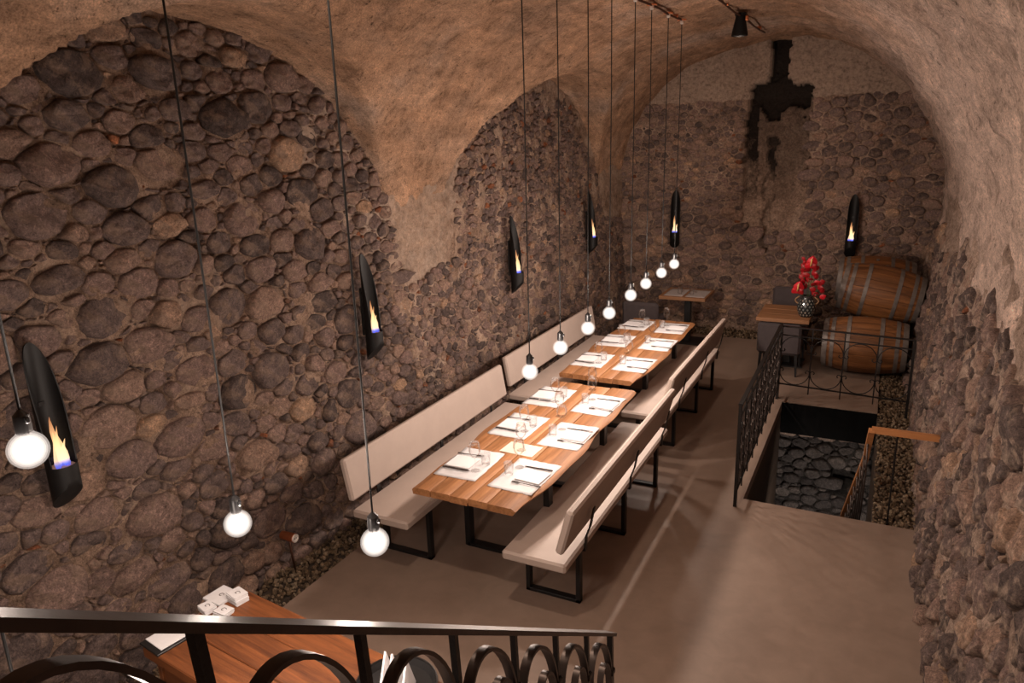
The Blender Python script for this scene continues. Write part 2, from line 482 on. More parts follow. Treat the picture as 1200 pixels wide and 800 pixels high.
# ---- vault
def vault_pt(th, y):
    r = vault_r(th, y)
    x, z = VX + r*math.cos(th), VZ + r*math.sin(th)
    k = .045*nz(x, y, z, .9, 3) + .022*nz(x, y*.6, z, 4.0, 4) + .010*nz(x, y, z, 10, 2)
    right = smooth01((math.pi*.42-th)/.9)
    k += right*.03*nz(x, y*.45, z, 5.5, 4)
    r -= k
    return (VX + r*math.cos(th), y, VZ + r*math.sin(th))
ths = [math.radians(-6 + 192*i/230) for i in range(231)]
vault = grid_mesh('ceiling', lambda y, th: vault_pt(th, y), lin(Y0, YB+.25, .04), ths, 'plaster')

# ---- walls (mortar beds)
def left_fn(y, z):
    x = xl(y, z) + .032*nz(y, z, .4, 6, 5) - .012
    return (x, y, z)
wall_left = grid_mesh('wall_left', left_fn, lin(Y0, YB+.1, .032), lin(-.12, 3.82, .032), 'mortar')
def left_mat():
    m = MT['mortar'].copy(); m.name = 'mortar_with_plaster'; nt = m.node_tree; b = nt.nodes['Principled BSDF']
    src = b.inputs['Base Color'].links[0].from_socket
    co = nd(nt, 'ShaderNodeNewGeometry').outputs['Position']; sx = nd(nt, 'ShaderNodeSeparateXYZ'); nt.links.new(co, sx.inputs[0])
    pc = plaster_color(nt, co)[0]
    n = noisetex(nt, co, 2.5, 8, .7, .3)
    a = math_(nt, 'SUBTRACT', .62, math_(nt, 'ABSOLUTE', math_(nt, 'SUBTRACT', sx.outputs[1], 5.55)))
    a = math_(nt, 'ADD', math_(nt, 'MULTIPLY', a, .7), math_(nt, 'MULTIPLY', math_(nt, 'SUBTRACT', sx.outputs[2], 1.7), .45))
    far = math_(nt, 'MULTIPLY', math_(nt, 'GREATER_THAN', sx.outputs[1], 6.3), .16)  # more plaster here; its paleness also stands in for nearby pendant light
    a = math_(nt, 'MAXIMUM', a, far)
    a = math_(nt, 'ADD', a, math_(nt, 'MULTIPLY', math_(nt, 'SUBTRACT', n, .5), 1.6))
    f = ramp(nt, a, [(.05, (0, 0, 0)), (.25, (1, 1, 1))])
    pc = mixc(nt, .55, pc, mixc(nt, 1.0, (.50, .405, .335), ramp(nt, noisetex(nt, co, 16, 10, .8), [(.34, (.35, .34, .33)), (.48, (.9, .9, .9)), (.66, (1.4, 1.4, 1.4))]), 'MULTIPLY'))
    nt.links.new(mixc(nt, f, src, pc), b.inputs['Base Color']); return m
wall_left.data.materials.clear(); wall_left.data.materials.append(left_mat())
def right_fn(y, z):
    x = xr(y, z) + .045*nz(y, z, 9.4, 4, 5) + .004
    return (x, y, z)
wall_right = grid_mesh('wall_right', right_fn, lin(Y0, YB+.1, .03), lin(-.12, 2.35, .03), 'mortar_right', True)
def back_fn(x, z):
    y = yb(x, z) + .024*nz(x, 3.3, z, 5, 4) + .005 + flue(x, z)
    return (x, y, z)

def back_mat():
    m = mortar_mat('sooty_mortar', (.25, .168, .124), (.42, .290, .218), (.60, .440, .340)); nt = m.node_tree; b = nt.nodes['Principled BSDF']  # mortar tones lightened to stand in for weak lamplight at the end wall
    src = b.inputs['Base Color'].links[0].from_socket
    co = nd(nt, 'ShaderNodeNewGeometry').outputs['Position']; sx = nd(nt, 'ShaderNodeSeparateXYZ'); nt.links.new(co, sx.inputs[0])
    n = noisetex(nt, co, 3.0, 6, .7, .5)
    # plaster band above the stonework
    f = math_(nt, 'GREATER_THAN', math_(nt, 'ADD', sx.outputs[2], math_(nt, 'MULTIPLY', n, .16)), 3.50)
    c = mixc(nt, f, src, mixc(nt, 1.0, (.52, .385, .30), ramp(nt, noisetex(nt, co, 22, 8, .75), [(.32, (.45, .44, .43)), (.5, (1, 1, 1)), (.7, (1.25, 1.25, 1.25))]), 'MULTIPLY'))
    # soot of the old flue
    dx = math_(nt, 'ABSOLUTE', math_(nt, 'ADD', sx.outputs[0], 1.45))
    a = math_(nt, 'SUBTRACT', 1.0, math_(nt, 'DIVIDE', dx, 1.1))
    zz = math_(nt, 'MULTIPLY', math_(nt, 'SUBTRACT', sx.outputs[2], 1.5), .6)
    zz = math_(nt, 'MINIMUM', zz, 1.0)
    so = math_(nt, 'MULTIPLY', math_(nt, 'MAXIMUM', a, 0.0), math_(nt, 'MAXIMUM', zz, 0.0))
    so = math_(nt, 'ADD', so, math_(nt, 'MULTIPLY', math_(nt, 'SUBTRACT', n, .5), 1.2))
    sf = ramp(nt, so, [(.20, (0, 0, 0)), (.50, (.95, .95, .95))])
    # soot only deep inside the flue; also blackens the slit's edge shadow
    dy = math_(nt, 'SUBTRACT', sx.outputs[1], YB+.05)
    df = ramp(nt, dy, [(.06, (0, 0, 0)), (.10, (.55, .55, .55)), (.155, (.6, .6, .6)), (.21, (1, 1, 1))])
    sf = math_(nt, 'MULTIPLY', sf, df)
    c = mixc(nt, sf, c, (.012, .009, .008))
    nt.links.new(c, b.inputs['Base Color']); return m
MT['mortar_back'] = back_mat()
wall_back = grid_mesh('wall_back', back_fn, lin(-4.15, .95, .025), lin(-.12, 4.45, .025), 'mortar_back')
wall_front = struct(MB().box((-1.6, Y0-.06, 2.0), (5.2, .1, 5.4)).build('wall_front', 'mortar_right'))

# ------------------------------------------------------------------ stonework
def gen_stones(u0, u1, v0, v1, sizefn, rng, asp=1.3, radii=(.19, .15, .122, .100, .084, .069, .057, .047, .038, .030, .024), tries=2.0, ov=.72, fills=(1.15, 1.5, 1.7, 2.0)):
    cell = .2; grid = {}; out = []
    area = (u1-u0)*(v1-v0)*asp
    for r in radii:
        for _ in range(int(area/(r*r)*tries)):
            u = rng.uniform(u0, u1); w = rng.uniform(v0*asp, v1*asp); v = w/asp
            lim = sizefn(u, v)
            if lim is None or r < lim[0]*.98 or r > lim[1]*1.02 or rng.random() > lim[2]: continue
            gi, gj = int(u//cell), int(w//cell); ok = True; R = 2
            for i in range(gi-R, gi+R+1):
                for j in range(gj-R, gj+R+1):
                    for (a, b, q) in grid.get((i, j), ()):
                        if (a-u)**2+(b-w)**2 < (ov*(q+r))**2: ok = False; break
                    if not ok: break
                if not ok: break
            if ok:
                rr = r*rng.uniform(.92, 1.08); grid.setdefault((gi, gj), []).append((u, w, rr)); out.append((u, w, rr))
    res = []
    for (u, w, r) in out:
        K = 9; poly = []; fillf = rng.choice(fills)
        rot = rng.gauss(.12, .35)+math.pi*rng.randint(0, 1); e = rng.uniform(.55, .98)
        for k in range(K):
            a = 2*math.pi*k/K; q = r*fillf*rng.uniform(.72, 1.12)
            x, y = q*math.cos(a), q*e*math.sin(a)
            poly.append((x*math.cos(rot)-y*math.sin(rot), x*math.sin(rot)+y*math.cos(rot)))
        gi, gj = int(u//cell), int(w//cell)
        for i in range(gi-3, gi+4):
            for j in range(gj-3, gj+4):
                for (a, b, q) in grid.get((i, j), ()):
                    dx, dy = a-u, b-w; d = math.hypot(dx, dy)
                    if d < 1e-6 or d > (r+q)*1.9+.02: continue
                    t = (d*d + r*r - q*q)/(2*d) - rng.uniform(.003, .009)
                    nx, ny = dx/d, dy/d; new = []
                    for k in range(len(poly)):
                        p, s = poly[k], poly[(k+1) % len(poly)]
                        dp, ds = p[0]*nx+p[1]*ny-t, s[0]*nx+s[1]*ny-t
                        if dp <= 0: new.append(p)
                        if (dp < 0 < ds) or (ds < 0 < dp):
                            f = dp/(dp-ds); new.append((p[0]+f*(s[0]-p[0]), p[1]+f*(s[1]-p[1])))
                    poly = new
                    if len(poly) < 3: break
        if len(poly) < 3: continue
        # resample + one smoothing pass
        per = [math.hypot(poly[k][0]-poly[k-1][0], poly[k][1]-poly[k-1][1]) for k in range(len(poly))]
        L = sum(per); n = 12; pts = []; acc = 0; k = 0; cur = poly[-1]
        for s in range(n):
            target = L*s/n
            while k < len(poly)-1 and acc+per[k] < target: acc += per[k]; k += 1
            f = (target-acc)/per[k] if per[k] > 1e-9 else 0
            p0, p1 = poly[k-1], poly[k]; pts.append((p0[0]+(p1[0]-p0[0])*f, p0[1]+(p1[1]-p0[1])*f))
        sm = rng.uniform(.0, .17)
        pts = [(p[0]*(1-2*sm)+sm*(pts[i-1][0]+pts[(i+1) % n][0]), p[1]*(1-2*sm)+sm*(pts[i-1][1]+pts[(i+1) % n][1])) for i, p in enumerate(pts)]
        pts = [(p[0]*(1+rng.uniform(-.07, .07)), p[1]*(1+rng.uniform(-.07, .07))) for p in pts]
        res.append((u, w/asp, r, [(p[0], p[1]/asp) for p in pts]))
    return res

def stone_geo(st, pos, rng, dome=.32, sink=.03, bury=0.0):
    """pos(u, v, d) -> world point at d outside the wall surface"""
    u, v, r, pts = st; n = len(pts)
    h = (.007 + r*dome*rng.uniform(.25, 1.5)) - bury - (rng.uniform(0, .016) if rng.random() < .4 else 0)
    tu, tv = rng.uniform(-.22, .22), rng.uniform(-.22, .22); sd = rng.uniform(0, 50)
    cx = sum(p[0] for p in pts)/n; cy = sum(p[1] for p in pts)/n
    o = Vector(pos(u, v, 0)); vs = []
    for s, d in ((1.0, -sink), (.97, .30), (.86, .80), (.5, .98)):
        for p in pts:
            a, b = cx+(p[0]-cx)*s, cy+(p[1]-cy)*s
            if d < 0: q = d
            else: q = h*d + (tu*a+tv*b)*min(1, d*1.2) + r*.30*min(1, d*1.5)*noise.noise(Vector((a*2.2/r, b*2.2/r, sd)))
            vs.append(Vector(pos(u+a, v+b, q)) - o)
    vs.append(Vector(pos(u+cx, v+cy, h*1.04)) - o)
    fs = []
    for j in range(3):
        for i in range(n):
            k = (i+1) % n; fs.append((j*n+i, j*n+k, (j+1)*n+k, (j+1)*n+i))
    for i in range(n): fs.append((3*n+i, 3*n+(i+1) % n, 4*n))
    return o, vs, fs

def lay_stones(stones, pos, parent, mat, rng, flip=False, keep=300, dome=lambda u, v: .32, bury=lambda u, v: 0.0, frame=True):
    sc = []
    for i, st in enumerate(stones):
        x, y, w = proj(pos(st[0], st[1], 0))
        vis = (-25 < x < 1225 and -25 < y < 825) if frame else True
        sc.append((st[2]/max(w, .3) if vis else -1, i))
    sc.sort(reverse=True); top = set(i for s, i in sc[:keep] if s > 0)
    mb = MB(); mbr = MB()
    for i, st in enumerate(stones):
        brick = st[2] < .062 and rng.random() < .05
        o, vs, fs = stone_geo(st, pos, rng, dome(st[0], st[1]), .035, bury(st[0], st[1]))
        if flip: fs = [f[::-1] for f in fs]
        if i in top:
            me = bpy.data.meshes.new('stone'); me.from_pydata([tuple(p) for p in vs], [], fs); me.shade_smooth()
            ob = link('stone', me, 'brick' if brick and mat != 'stone_pit' else mat, parent); ob.location = o
        else:
            (mbr if brick and mat != 'stone_pit' else mb).add([p+o for p in vs], fs)
    if mb.v:
        ob = mb.build('small_stones', mat, parent, True, fix=False); ob['kind'] = 'stuff'
    if mbr.v:
        ob = mbr.build('brick_fragments', 'brick', parent, True, fix=False); ob['kind'] = 'stuff'
    return len(stones)

rng = random.Random(11)
def size_left(y, z):
    lim = max(zl(y), 2.0)
    j = .1*nz(y, z, 2.2, 1.7, 2)
    if y < 5.3:
        if z > lim-.05+j*.5: return None
        if y > 4.6 and z > 1.9 and rng.random() < (y-4.6)*1.2: return None
        return (.024, (rng.choices((.19, .125, .10, .07), (.10, .30, .35, .25))[0]) if y < 4.6 else .10, (.35 if rng.random() < .4 else 1))
    if y < 6.4:
        if z > 1.75+j*2: return None
        return (.030, .095, .8 if z < 1.1 else .45)
    if z > lim-.25+j*2: return None
    return (.030, .075 if z > 1.6 else .10, .75 if z < 1.5 else .22)
pos_l = lambda u, v, d: (xl(u, v)+d, u, v)
SL = gen_stones(.4, YB, -.02, 3.72, size_left, rng, 1.42)
lay_stones(SL, pos_l, wall_left, 'stone', rng, False, 300, lambda u, v: .20 if u < 5.2 else .16, lambda u, v: 0 if u < 5.2 else .007+.006*smooth01(v-1.2))

def size_back(x, z):
    if flue(x, z) > .03 or flue(x-.06, z) > .03 or flue(x+.06, z) > .03: return None
    if z > 3.38+.06*nz(x, 0, z, 3, 2): return None
    if (x-VX)**2 + (max(z, VZ)-VZ)**2 > (VR-.05)**2: return None
    if z < .12: return None
    if x < -1.9 and z > 1.9: return (.030, .075, .8)
    return (.034, .13, 1)
pos_b = lambda u, v, d: (u, yb(u, v)-d, v)
SB = gen_stones(-3.95, .72, .05, 3.42, size_back, rng, 1.35)
lay_stones(SB, pos_b, wall_back, 'stone_back', rng, False, 300, lambda u, v: .22)

def size_right(y, z):
    lim = 1.75 + .35*nz(y, z, 5, .8, 2) 
    if z > lim: return None
    return (.034, .115, .8 if z < 1.0 else .8*max(.12, 1.55-z))
pos_r = lambda u, v, d: (xr(u, v)-d, u, v)
SR = gen_stones(1.2, YB, -.02, 2.2, size_right, rng, .95, (.115, .1, .084, .069, .057, .047, .038))
lay_stones(SR, pos_r, wall_right, 'stone_right', rng, True, 300, lambda u, v: .38, lambda u, v: .004+.012*smooth01(v-.8))

# ------------------------------------------------------------------ floor, gravel, stair pit
HX0, HX1, HY0, HY1 = -.83, .15, 5.85, 8.40
GL, GB = -3.36, 10.95
T = .10
fl = MB()
def slab(x0, x1, y0, y1, z0=-T, z1=0): fl.box(((x0+x1)/2, (y0+y1)/2, (z0+z1)/2), (x1-x0, y1-y0, z1-z0))
P = [(GL, Y0), (.95, Y0), (.95, HY0), (HX0, HY0), (HX0, HY1), (HX1, HY1), (HX1, 9.35), (.14, GB), (-3.36, GB)]
def floor_obj():
    import bmesh
    bm = bmesh.new()
    quads = [(GL, HX0, Y0, HY0), (HX0, HX1, Y0, HY0), (HX1, .95, Y0, HY0), (GL, HX0, HY0, HY1), (GL, HX0, HY1, GB), (HX0, HX1, HY1, GB)]
    cache = {}
    def V(x, y):
        k = (round(x, 4), round(y, 4))
        if k not in cache: cache[k] = bm.verts.new((x, y, 0))
        return cache[k]
    for x0, x1, y0, y1 in quads: bm.faces.new([V(x0, y0), V(x1, y0), V(x1, y1), V(x0, y1)])
    r = bmesh.ops.extrude_face_region(bm, geom=bm.faces[:])
    for e in r['geom']:
        if isinstance(e, bmesh.types.BMVert): e.co.z -= T
    bmesh.ops.recalc_face_normals(bm, faces=bm.faces)
    me = bpy.data.meshes.new('floor'); bm.to_mesh(me); bm.free()
    return struct(link('floor', me, 'floor'))
floor = floor_obj()
soil = MB()
for x0, x1, y0, y1 in ((-4.1, GL, Y0, YB+.2), (HX1, .95, HY0, YB+.2), (GL, HX1, GB, YB+.2)):
    soil.box(((x0+x1)/2, (y0+y1)/2, -.085), (x1-x0, y1-y0, .07))
struct(soil.build('floor_gravel_bed', 'soil'))

def pebbles(name, rects, n_m2, label):
    rg = np.random.default_rng(5); t = (1+5**.5)/2
    ico = np.array([(-1, t, 0), (1, t, 0), (-1, -t, 0), (1, -t, 0), (0, -1, t), (0, 1, t), (0, -1, -t), (0, 1, -t), (t, 0, -1), (t, 0, 1), (-t, 0, -1), (-t, 0, 1)])
    ico = ico/np.linalg.norm(ico[0])
    fi = np.array([(0, 11, 5), (0, 5, 1), (0, 1, 7), (0, 7, 10), (0, 10, 11), (1, 5, 9), (5, 11, 4), (11, 10, 2), (10, 7, 6), (7, 1, 8), (3, 9, 4), (3, 4, 2), (3, 2, 6), (3, 6, 8), (3, 8, 9), (4, 9, 5), (2, 4, 11), (6, 2, 10), (8, 6, 7), (9, 8, 1)])
    V = []; F = []; k = 0
    for x0, x1, y0, y1 in rects:
        n = int((x1-x0)*(y1-y0)*n_m2)
        for _ in range(n):
            c = np.array([rg.uniform(x0, x1), rg.uniform(y0, y1), rg.uniform(-.045, -.008)])
            r = rg.uniform(.009, .021); s = rg.uniform(.6, 1.25, 3)*r; a = rg.uniform(0, 6.28)
            p = ico*rg.uniform(.85, 1.15, (12, 1))*s
            q = np.stack([p[:, 0]*np.cos(a)-p[:, 1]*np.sin(a), p[:, 0]*np.sin(a)+p[:, 1]*np.cos(a), p[:, 2]], 1)+c
            V.append(q); F.append(fi+k); k += 12
    me = bpy.data.meshes.new(name); me.from_pydata(np.concatenate(V).tolist(), [], np.concatenate(F).tolist()); me.shade_smooth()
    o = link(name, me, 'gravel'); o['kind'] = 'stuff'; o['label'] = label; o['category'] = 'gravel'; return o
pebbles('gravel', [(-3.74, GL-.005, 1.2, 6.0), (-3.74, GL-.005, 6, 10.9)], 1500, 'brown gravel strip along the foot of the long rubble wall')
pebbles('gravel', [(HX1+.01, .58, HY0+.01, 11.0)], 1700, 'brown gravel strip between the stair opening and the rough wall')
pebbles('gravel', [(-3.7, .5, GB+.01, YB-.02)], 900, 'brown gravel strip along the foot of the end wall')

# stair pit
PD = -2.6
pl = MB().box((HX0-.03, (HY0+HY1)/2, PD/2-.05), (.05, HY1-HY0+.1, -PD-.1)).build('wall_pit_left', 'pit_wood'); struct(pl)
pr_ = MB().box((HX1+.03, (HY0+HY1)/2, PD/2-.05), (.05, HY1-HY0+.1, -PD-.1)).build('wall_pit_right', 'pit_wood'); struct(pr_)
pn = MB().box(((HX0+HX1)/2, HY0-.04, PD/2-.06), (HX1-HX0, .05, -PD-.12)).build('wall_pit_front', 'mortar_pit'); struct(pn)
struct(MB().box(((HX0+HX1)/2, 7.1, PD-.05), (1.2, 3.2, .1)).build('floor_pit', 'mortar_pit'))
struct(MB().box(((HX0+HX1)/2, HY1-.005, -.19), (HX1-HX0-.004, .03, .36)).build('trim_pit_beam', 'beam_black'))
yp = lambda x, z: HY1+.16+.04*nz(x, 2, z, 1.5, 2)
def niche(x, z): return .45 if (-.27 < x < .02 and -1.12 < z < -.80) else 0
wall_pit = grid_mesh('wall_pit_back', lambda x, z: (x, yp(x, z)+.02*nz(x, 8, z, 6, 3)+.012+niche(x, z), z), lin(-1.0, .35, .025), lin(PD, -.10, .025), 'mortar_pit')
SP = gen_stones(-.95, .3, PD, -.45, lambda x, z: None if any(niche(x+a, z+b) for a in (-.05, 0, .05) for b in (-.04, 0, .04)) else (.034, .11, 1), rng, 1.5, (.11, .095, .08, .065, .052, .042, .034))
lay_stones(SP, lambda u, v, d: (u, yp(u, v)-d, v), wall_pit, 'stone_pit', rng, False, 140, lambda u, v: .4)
ledge = MB()
for i in range(5):
    xx = -.86+.21*i
    ledge.box((xx+.1, yp(xx, -.4)-.03, -.40+.015*(i % 2)), (.2, .12, .09), Matrix.Rotation(.08*(-1)**i, 3, 'Y'), .03)
o = ledge.build('trim_pit_ledge', 'mortar_right', None, 40); struct(o)
# steps leading down, below the near lip
ps = struct(MB().box((0, 0, -2.55), (.9, .2, .02)).build('pit_stair', 'mortar_pit')); ps.location = ((HX0+HX1)/2, 6.0, 0)
for i in range(6):
    s = MB().box((0, .10*i-.02, -.45-.30*i), (.92, .2, .06), None, .01).build('step', 'pit_wood', ps)
# bulkhead lamp in the lower stairwell
pit_lamp = thing('bulkhead_lamp', 'small round bulkhead lamp inside the stair opening below the floor', 'lamp', (HX1-.005, 6.6, -1.35), math.pi/2)
MB().lathe([(.07, 0), (.07, .03), (.055, .035)], 20, (0, 0, 0), 'y').build('housing', 'steel', pit_lamp, 40)
MB().lathe([(.055, .03), (.05, .05), (.03, .062), (.005, .066)], 20, (0, 0, 0), 'y').build('diffuser', emis('bulkhead_diffuser', (1, .9, .82), 3), pit_lamp, True)
ld = bpy.data.lights.new('bulkhead_light', 'SPOT'); ld.energy = 95; ld.spot_size = math.radians(64); ld.spot_blend = .7; ld.color = (1, .86, .78); ld.shadow_soft_size = .05
lo = bpy.data.objects.new('bulkhead_light', ld); COL.objects.link(lo); lo.parent = pit_lamp; lo.location = (0, .13, 0); lo.rotation_euler = (math.radians(96), 0, math.radians(-72))

# ------------------------------------------------------------------ entrance stair (the camera stands on it)
stair = struct(MB().box((.02, -.9, 1.83), (1.1, 1.2, .12)).build('stair_landing', 'floor'))
for i in range(9):
    ty = .292*i - .22; tz = 1.89-.209*i-.209
    MB().box((-.02, ty, tz-.03), (1.06, .31, .06), None, .008).build('tread', 'floor', stair)

# ------------------------------------------------------------------ pendants
PEND = [(-2.02, .8783*y, 3-.8783*(3-z)) for y, z in ((4.80, 1.27), (5.40, 1.30), (6.04, 1.31), (6.62, 1.32), (7.30, 1.36), (7.85, 1.38), (8.49, 1.39), (9.08, 1.40))]
NEAR = [(-1.64, 2.00, 1.505), (-2.24, 1.88, 1.51), (-2.18, 1.13, 2.155), (-1.95, .85, 1.05)]
def ceil_z(x):
    return min((abs(VX+vault_r(t, 6.0)*math.cos(t)-x), VZ+vault_r(t, 6.0)*math.sin(t)) for t in [math.radians(60+.25*i) for i in range(280)])[1]
def pendant(x, y, z, label, group=None):
    t = thing('pendant_lamp', label, 'pendant lamp', (x, y, z), 0, group)
    zc = ceil_z(x) - z - .07
    MB().tube([(0, 0, zc), (.004, 0, zc*.7), (.0, .003, zc*.35), (0, 0, .110)], .0042, 6).build('cord', 'rubber', t, True)
    s = MB().lathe([(.006, .127), (.012, .120), (.022, .110), (.0235, .067), (.021, .052)], 16)
    s.box((.026, 0, .097), (.012, .012, .018), None, .002)
    s.build('socket', 'socket', t, 40)
    R_ = .0555; prof = [(.001, -R_)]
    for k in range(1, 16):
        a = -math.pi/2 + math.pi*k/18; prof.append((R_*math.cos(a), R_*math.sin(a)))
    prof.append((.0205, .058))
    MB().lathe(prof, 24, (0, 0, 0), 'z', False, False).build('globe', 'globe', t, True)
    MB().sphere((0, 0, 0), .017, 14, 8, (1, 1, 1.1)).build('filament', 'filament', t, True)
    h = MB()
    for rr in (.020, .025, .030, .035, .040, .045, .050): h.sphere((0, 0, 0), rr, 18, 10)  # nested emissive shells added to imitate the bulb's soft glow
    h.build('inner_glow', 'halo', t, True)
    c = MB().box((0, 0, zc+.03), (.05, .09, .012), Matrix.Rotation(.5, 3, 'Z'), .003)
    c.box((0, 0, zc+.03), (.09, .03, .014), None, .003); c.build('conduit_clip', 'copper', t)
    MB().lathe([(.008, zc-.012), (.018, zc-.004), (.020, zc+.016), (.014, zc+.026)], 12).build('insulator', 'porcelain', t, 40)
    ld = bpy.data.lights.new('pendant_light', 'POINT'); ld.energy = BULB_W; ld.color = BULB_COL; ld.shadow_soft_size = .03
    lo = bpy.data.objects.new('pendant_light', ld); COL.objects.link(lo); lo.parent = t
    return t
ordn = ['first', 'second', 'third', 'fourth', 'fifth', 'sixth', 'seventh', 'last']
for i, p in enumerate(PEND):
    lab = 'lit globe pendant bulb, %s in the row over the dining tables counted from the counter' % ordn[i]
    pendant(*p, lab, 'globe pendants in the row over the tables')
pendant(*NEAR[0], 'lit globe pendant bulb hanging low before the near end of the wall bench', 'globe pendants by the counter')
pendant(*NEAR[1], 'lit globe pendant bulb hanging above the card stacks on the counter', 'globe pendants by the counter')
pendant(*NEAR[2], 'lit globe pendant bulb hanging beside the flame sconce nearest the counter', 'globe pendants by the counter')
pendant(*NEAR[3], 'globe pendant on a black cord hanging in front of the wall before the counter', 'globe pendants by the counter')

def conduit(name, x, y0, y1, label, dz=.045):
    t = thing(name, label, 'conduit', (x, y0, ceil_z(x)-dz))
    pts = [(0, (y1-y0)*k/24, .008*math.sin(k*1.9)) for k in range(25)]
    MB().tube(pts, .011, 8, (1, 0, 0)).build('pipe', 'copper_dark', t, True)
    for k in range(3, 24, 5):
        MB().box((0, (y1-y0)*k/24, .018), (.05, .018, .04), None, .003).build('pipe_bracket', 'copper', t)
    return t
MT['copper_dark'] = plain('aged_copper_pipe', (.11, .05, .032), .5, .7, .3, 30)
conduit('lamp_conduit', -2.02, 1.0, 8.02, 'thin aged copper conduit on the vault carrying the row of globe pendants')
conduit('spotlight_conduit', -1.58, .4, 10.45, 'thin aged copper conduit near the vault crown carrying the black spotlight', .05)

def spotlight(x, y, label, aim, energy=SPOT_W):
    t = thing('ceiling_spotlight', label, 'spotlight', (x, y, ceil_z(x)-.02), 0, 'ceiling spotlights on the crown conduit')
    MB().lathe([(.06, 0), (.06, -.025), (.03, -.03)], 16).build('mount', 'tube', t, 40)
    MB().lathe([(.052, -.03), (.055, -.06), (.085, -.20), (.088, -.23), (.080, -.232), (.055, -.12)], 20, (0, 0, 0), 'z', True, False).build('housing', 'tube', t, 40)
    MB().lathe([(.055, -.13), (.001, -.135)], 16, (0, 0, 0), 'z', False, True).build('lens', emis('spot_lens', (1, .85, .7), 2) if energy else 'tube', t)
    MB().box((.07, -.01, -.06), (.03, .06, .05), None, .006).build('connector', 'copper', t)
    if not energy: return t
    ld = bpy.data.lights.new('spotlight_light', 'SPOT'); ld.energy = energy; ld.color = SPOT_COL; ld.spot_size = math.radians(125); ld.spot_blend = .9; ld.shadow_soft_size = .06
    lo = bpy.data.objects.new('spotlight_light', ld); COL.objects.link(lo); lo.parent = t; lo.location = (0, 0, -.26)
    d = Vector(aim) - Vector((x, y, ceil_z(x)-.28)); lo.rotation_euler = d.to_track_quat('-Z', 'Y').to_euler()
    return t
spotlight(-1.58, 8.74, 'black tapered spotlight on the vault crown before the end wall', (-2.0, 10.6, 1.2), 70)
spotlight(-1.58, 2.3, 'added unseen spotlight on the vault crown above the entrance stair', (-.6, 3.6, 0), SPOT_W)  # added out of view to light the floor near the stair
spotlight(-1.58, 1.0, 'added unseen spotlight on the vault crown brightening the aisle wall above the stair', (.6, 4.3, 2.9), SPOT_W*.9)  # added out of view to brighten the upper aisle wall and vault

# ------------------------------------------------------------------ flame sconces
def sconce_proto(label):
    t = thing('flame_sconce', label, 'wall sconce', (0, 0, 0), 0, 'black tubular flame sconces')
    R_ = .073; n = 48; H = .90; cup = .25
    # tube stands with its axis at x=.11 (local +x points away from the wall); cut by an oblique plane above the cup
    def ring(fn): return [(.11+rr*math.cos(2*math.pi*i/n), rr*math.sin(2*math.pi*i/n), fn(math.cos(2*math.pi*i/n))) for i in range(n)]
    m = MB(); L = []
    zb = lambda c: .005+.075*(1+c)                     # slanted lower end
    zt = lambda c: cup+.012 + (H-cup-.012)*(max(0, (.32-c)/1.32))**.47  # oblique opening
    for rr, k in ((R_, 0), (R_, .25), (R_, .5), (R_, .75), (R_, 1.0)):
        L.append(ring(lambda c: zb(c)+(zt(c)-zb(c))*k))
    rr = R_-.006
    for k in (1.0, .75, .5, .25):
        L.append(ring(lambda c: max(cup-.01, .0)*(1-k)+zt(c)*k if k < 1 else zt(c)))
    rr = R_-.006; L.append([(.11+rr*math.cos(2*math.pi*i/n), rr*math.sin(2*math.pi*i/n), cup-.03) for i in range(n)])
    vs = [p for r in L for p in r]; fs = []
    for j in range(len(L)-1):
        for i in range(n):
            k = (i+1) % n; fs.append((j*n+i, j*n+k, (j+1)*n+k, (j+1)*n+i))
    fs.append(tuple(range(n-1, -1, -1))); m.add(vs, fs)
    m.build('tube', 'tube', t, 50)
    bu = MB().lathe([(.062, cup-.03), (.064, cup-.004), (.045, cup), (.03, cup-.004)], 24, (.11, 0, 0), 'z', True, True).build('burner', 'ceramic', t, 40)
    f = MB()
    for (x, y, r, h, ph) in ((.115, 0, .028, .27, 0), (.125, .024, .018, .14, 1), (.12, -.020, .020, .20, 2), (.11, .012, .016, .22, 3.3)):
        pts = []; 
        pr = [(.55, 0), (1, .12), (.95, .28), (.7, .5), (.42, .72), (.15, .93), (.02, 1)]
        vs = []; fs = []; nn = 10
        for (q, z) in pr:
            ox, oy = .012*math.sin(z*5+ph), .012*math.cos(z*4+ph*2)
            for i in range(nn): vs.append((x+ox+r*q*math.cos(2*math.pi*i/nn)*.7, y+oy+r*q*math.sin(2*math.pi*i/nn), cup+h*z))
        for j in range(len(pr)-1):
            for i in range(nn): fs.append((j*nn+i, j*nn+(i+1) % nn, (j+1)*nn+(i+1) % nn, (j+1)*nn+i))
        f.add(vs, fs)
    f.build('flame', 'flame', bu, True)
    b = MB().box((.015, 0, .42), (.012, .05, .40), None, .002)
    b.box((.03, 0, .58), (.04, .03, .02)); b.box((.03, 0, .28), (.04, .03, .02))
    b.build('bracket', 'steel', t)
    return t
LEFT_S = [(2.03, 1.19), (4.71, 1.225), (7.40, 1.25), (9.80, 1.34)]
Llab = ['black tubular flame sconce on the rubble wall beside the counter', 'black tubular flame sconce on the rubble wall above the bench end nearest the counter',
        'black tubular flame sconce on the long wall between the two wall benches', 'black tubular flame sconce on the long wall next to the corner with the end wall']
sp = None
for (y, z), lab in zip(LEFT_S, Llab):
    x = xl(y, z+.45)+.04
    if sp is None: sp = sconce_proto(lab); sp.location = (x, y, z)
    else: dup(sp, (x, y, z), 0, lab)
dup(sp, (-2.93, YB-.06, 1.23), -math.radians(76), 'black tubular flame sconce on the end wall above the small bare-stemmed table')
dup(sp, (-.38, YB-.06, 1.19), -math.pi/2, 'black tubular flame sconce on the end wall above the wine barrels')

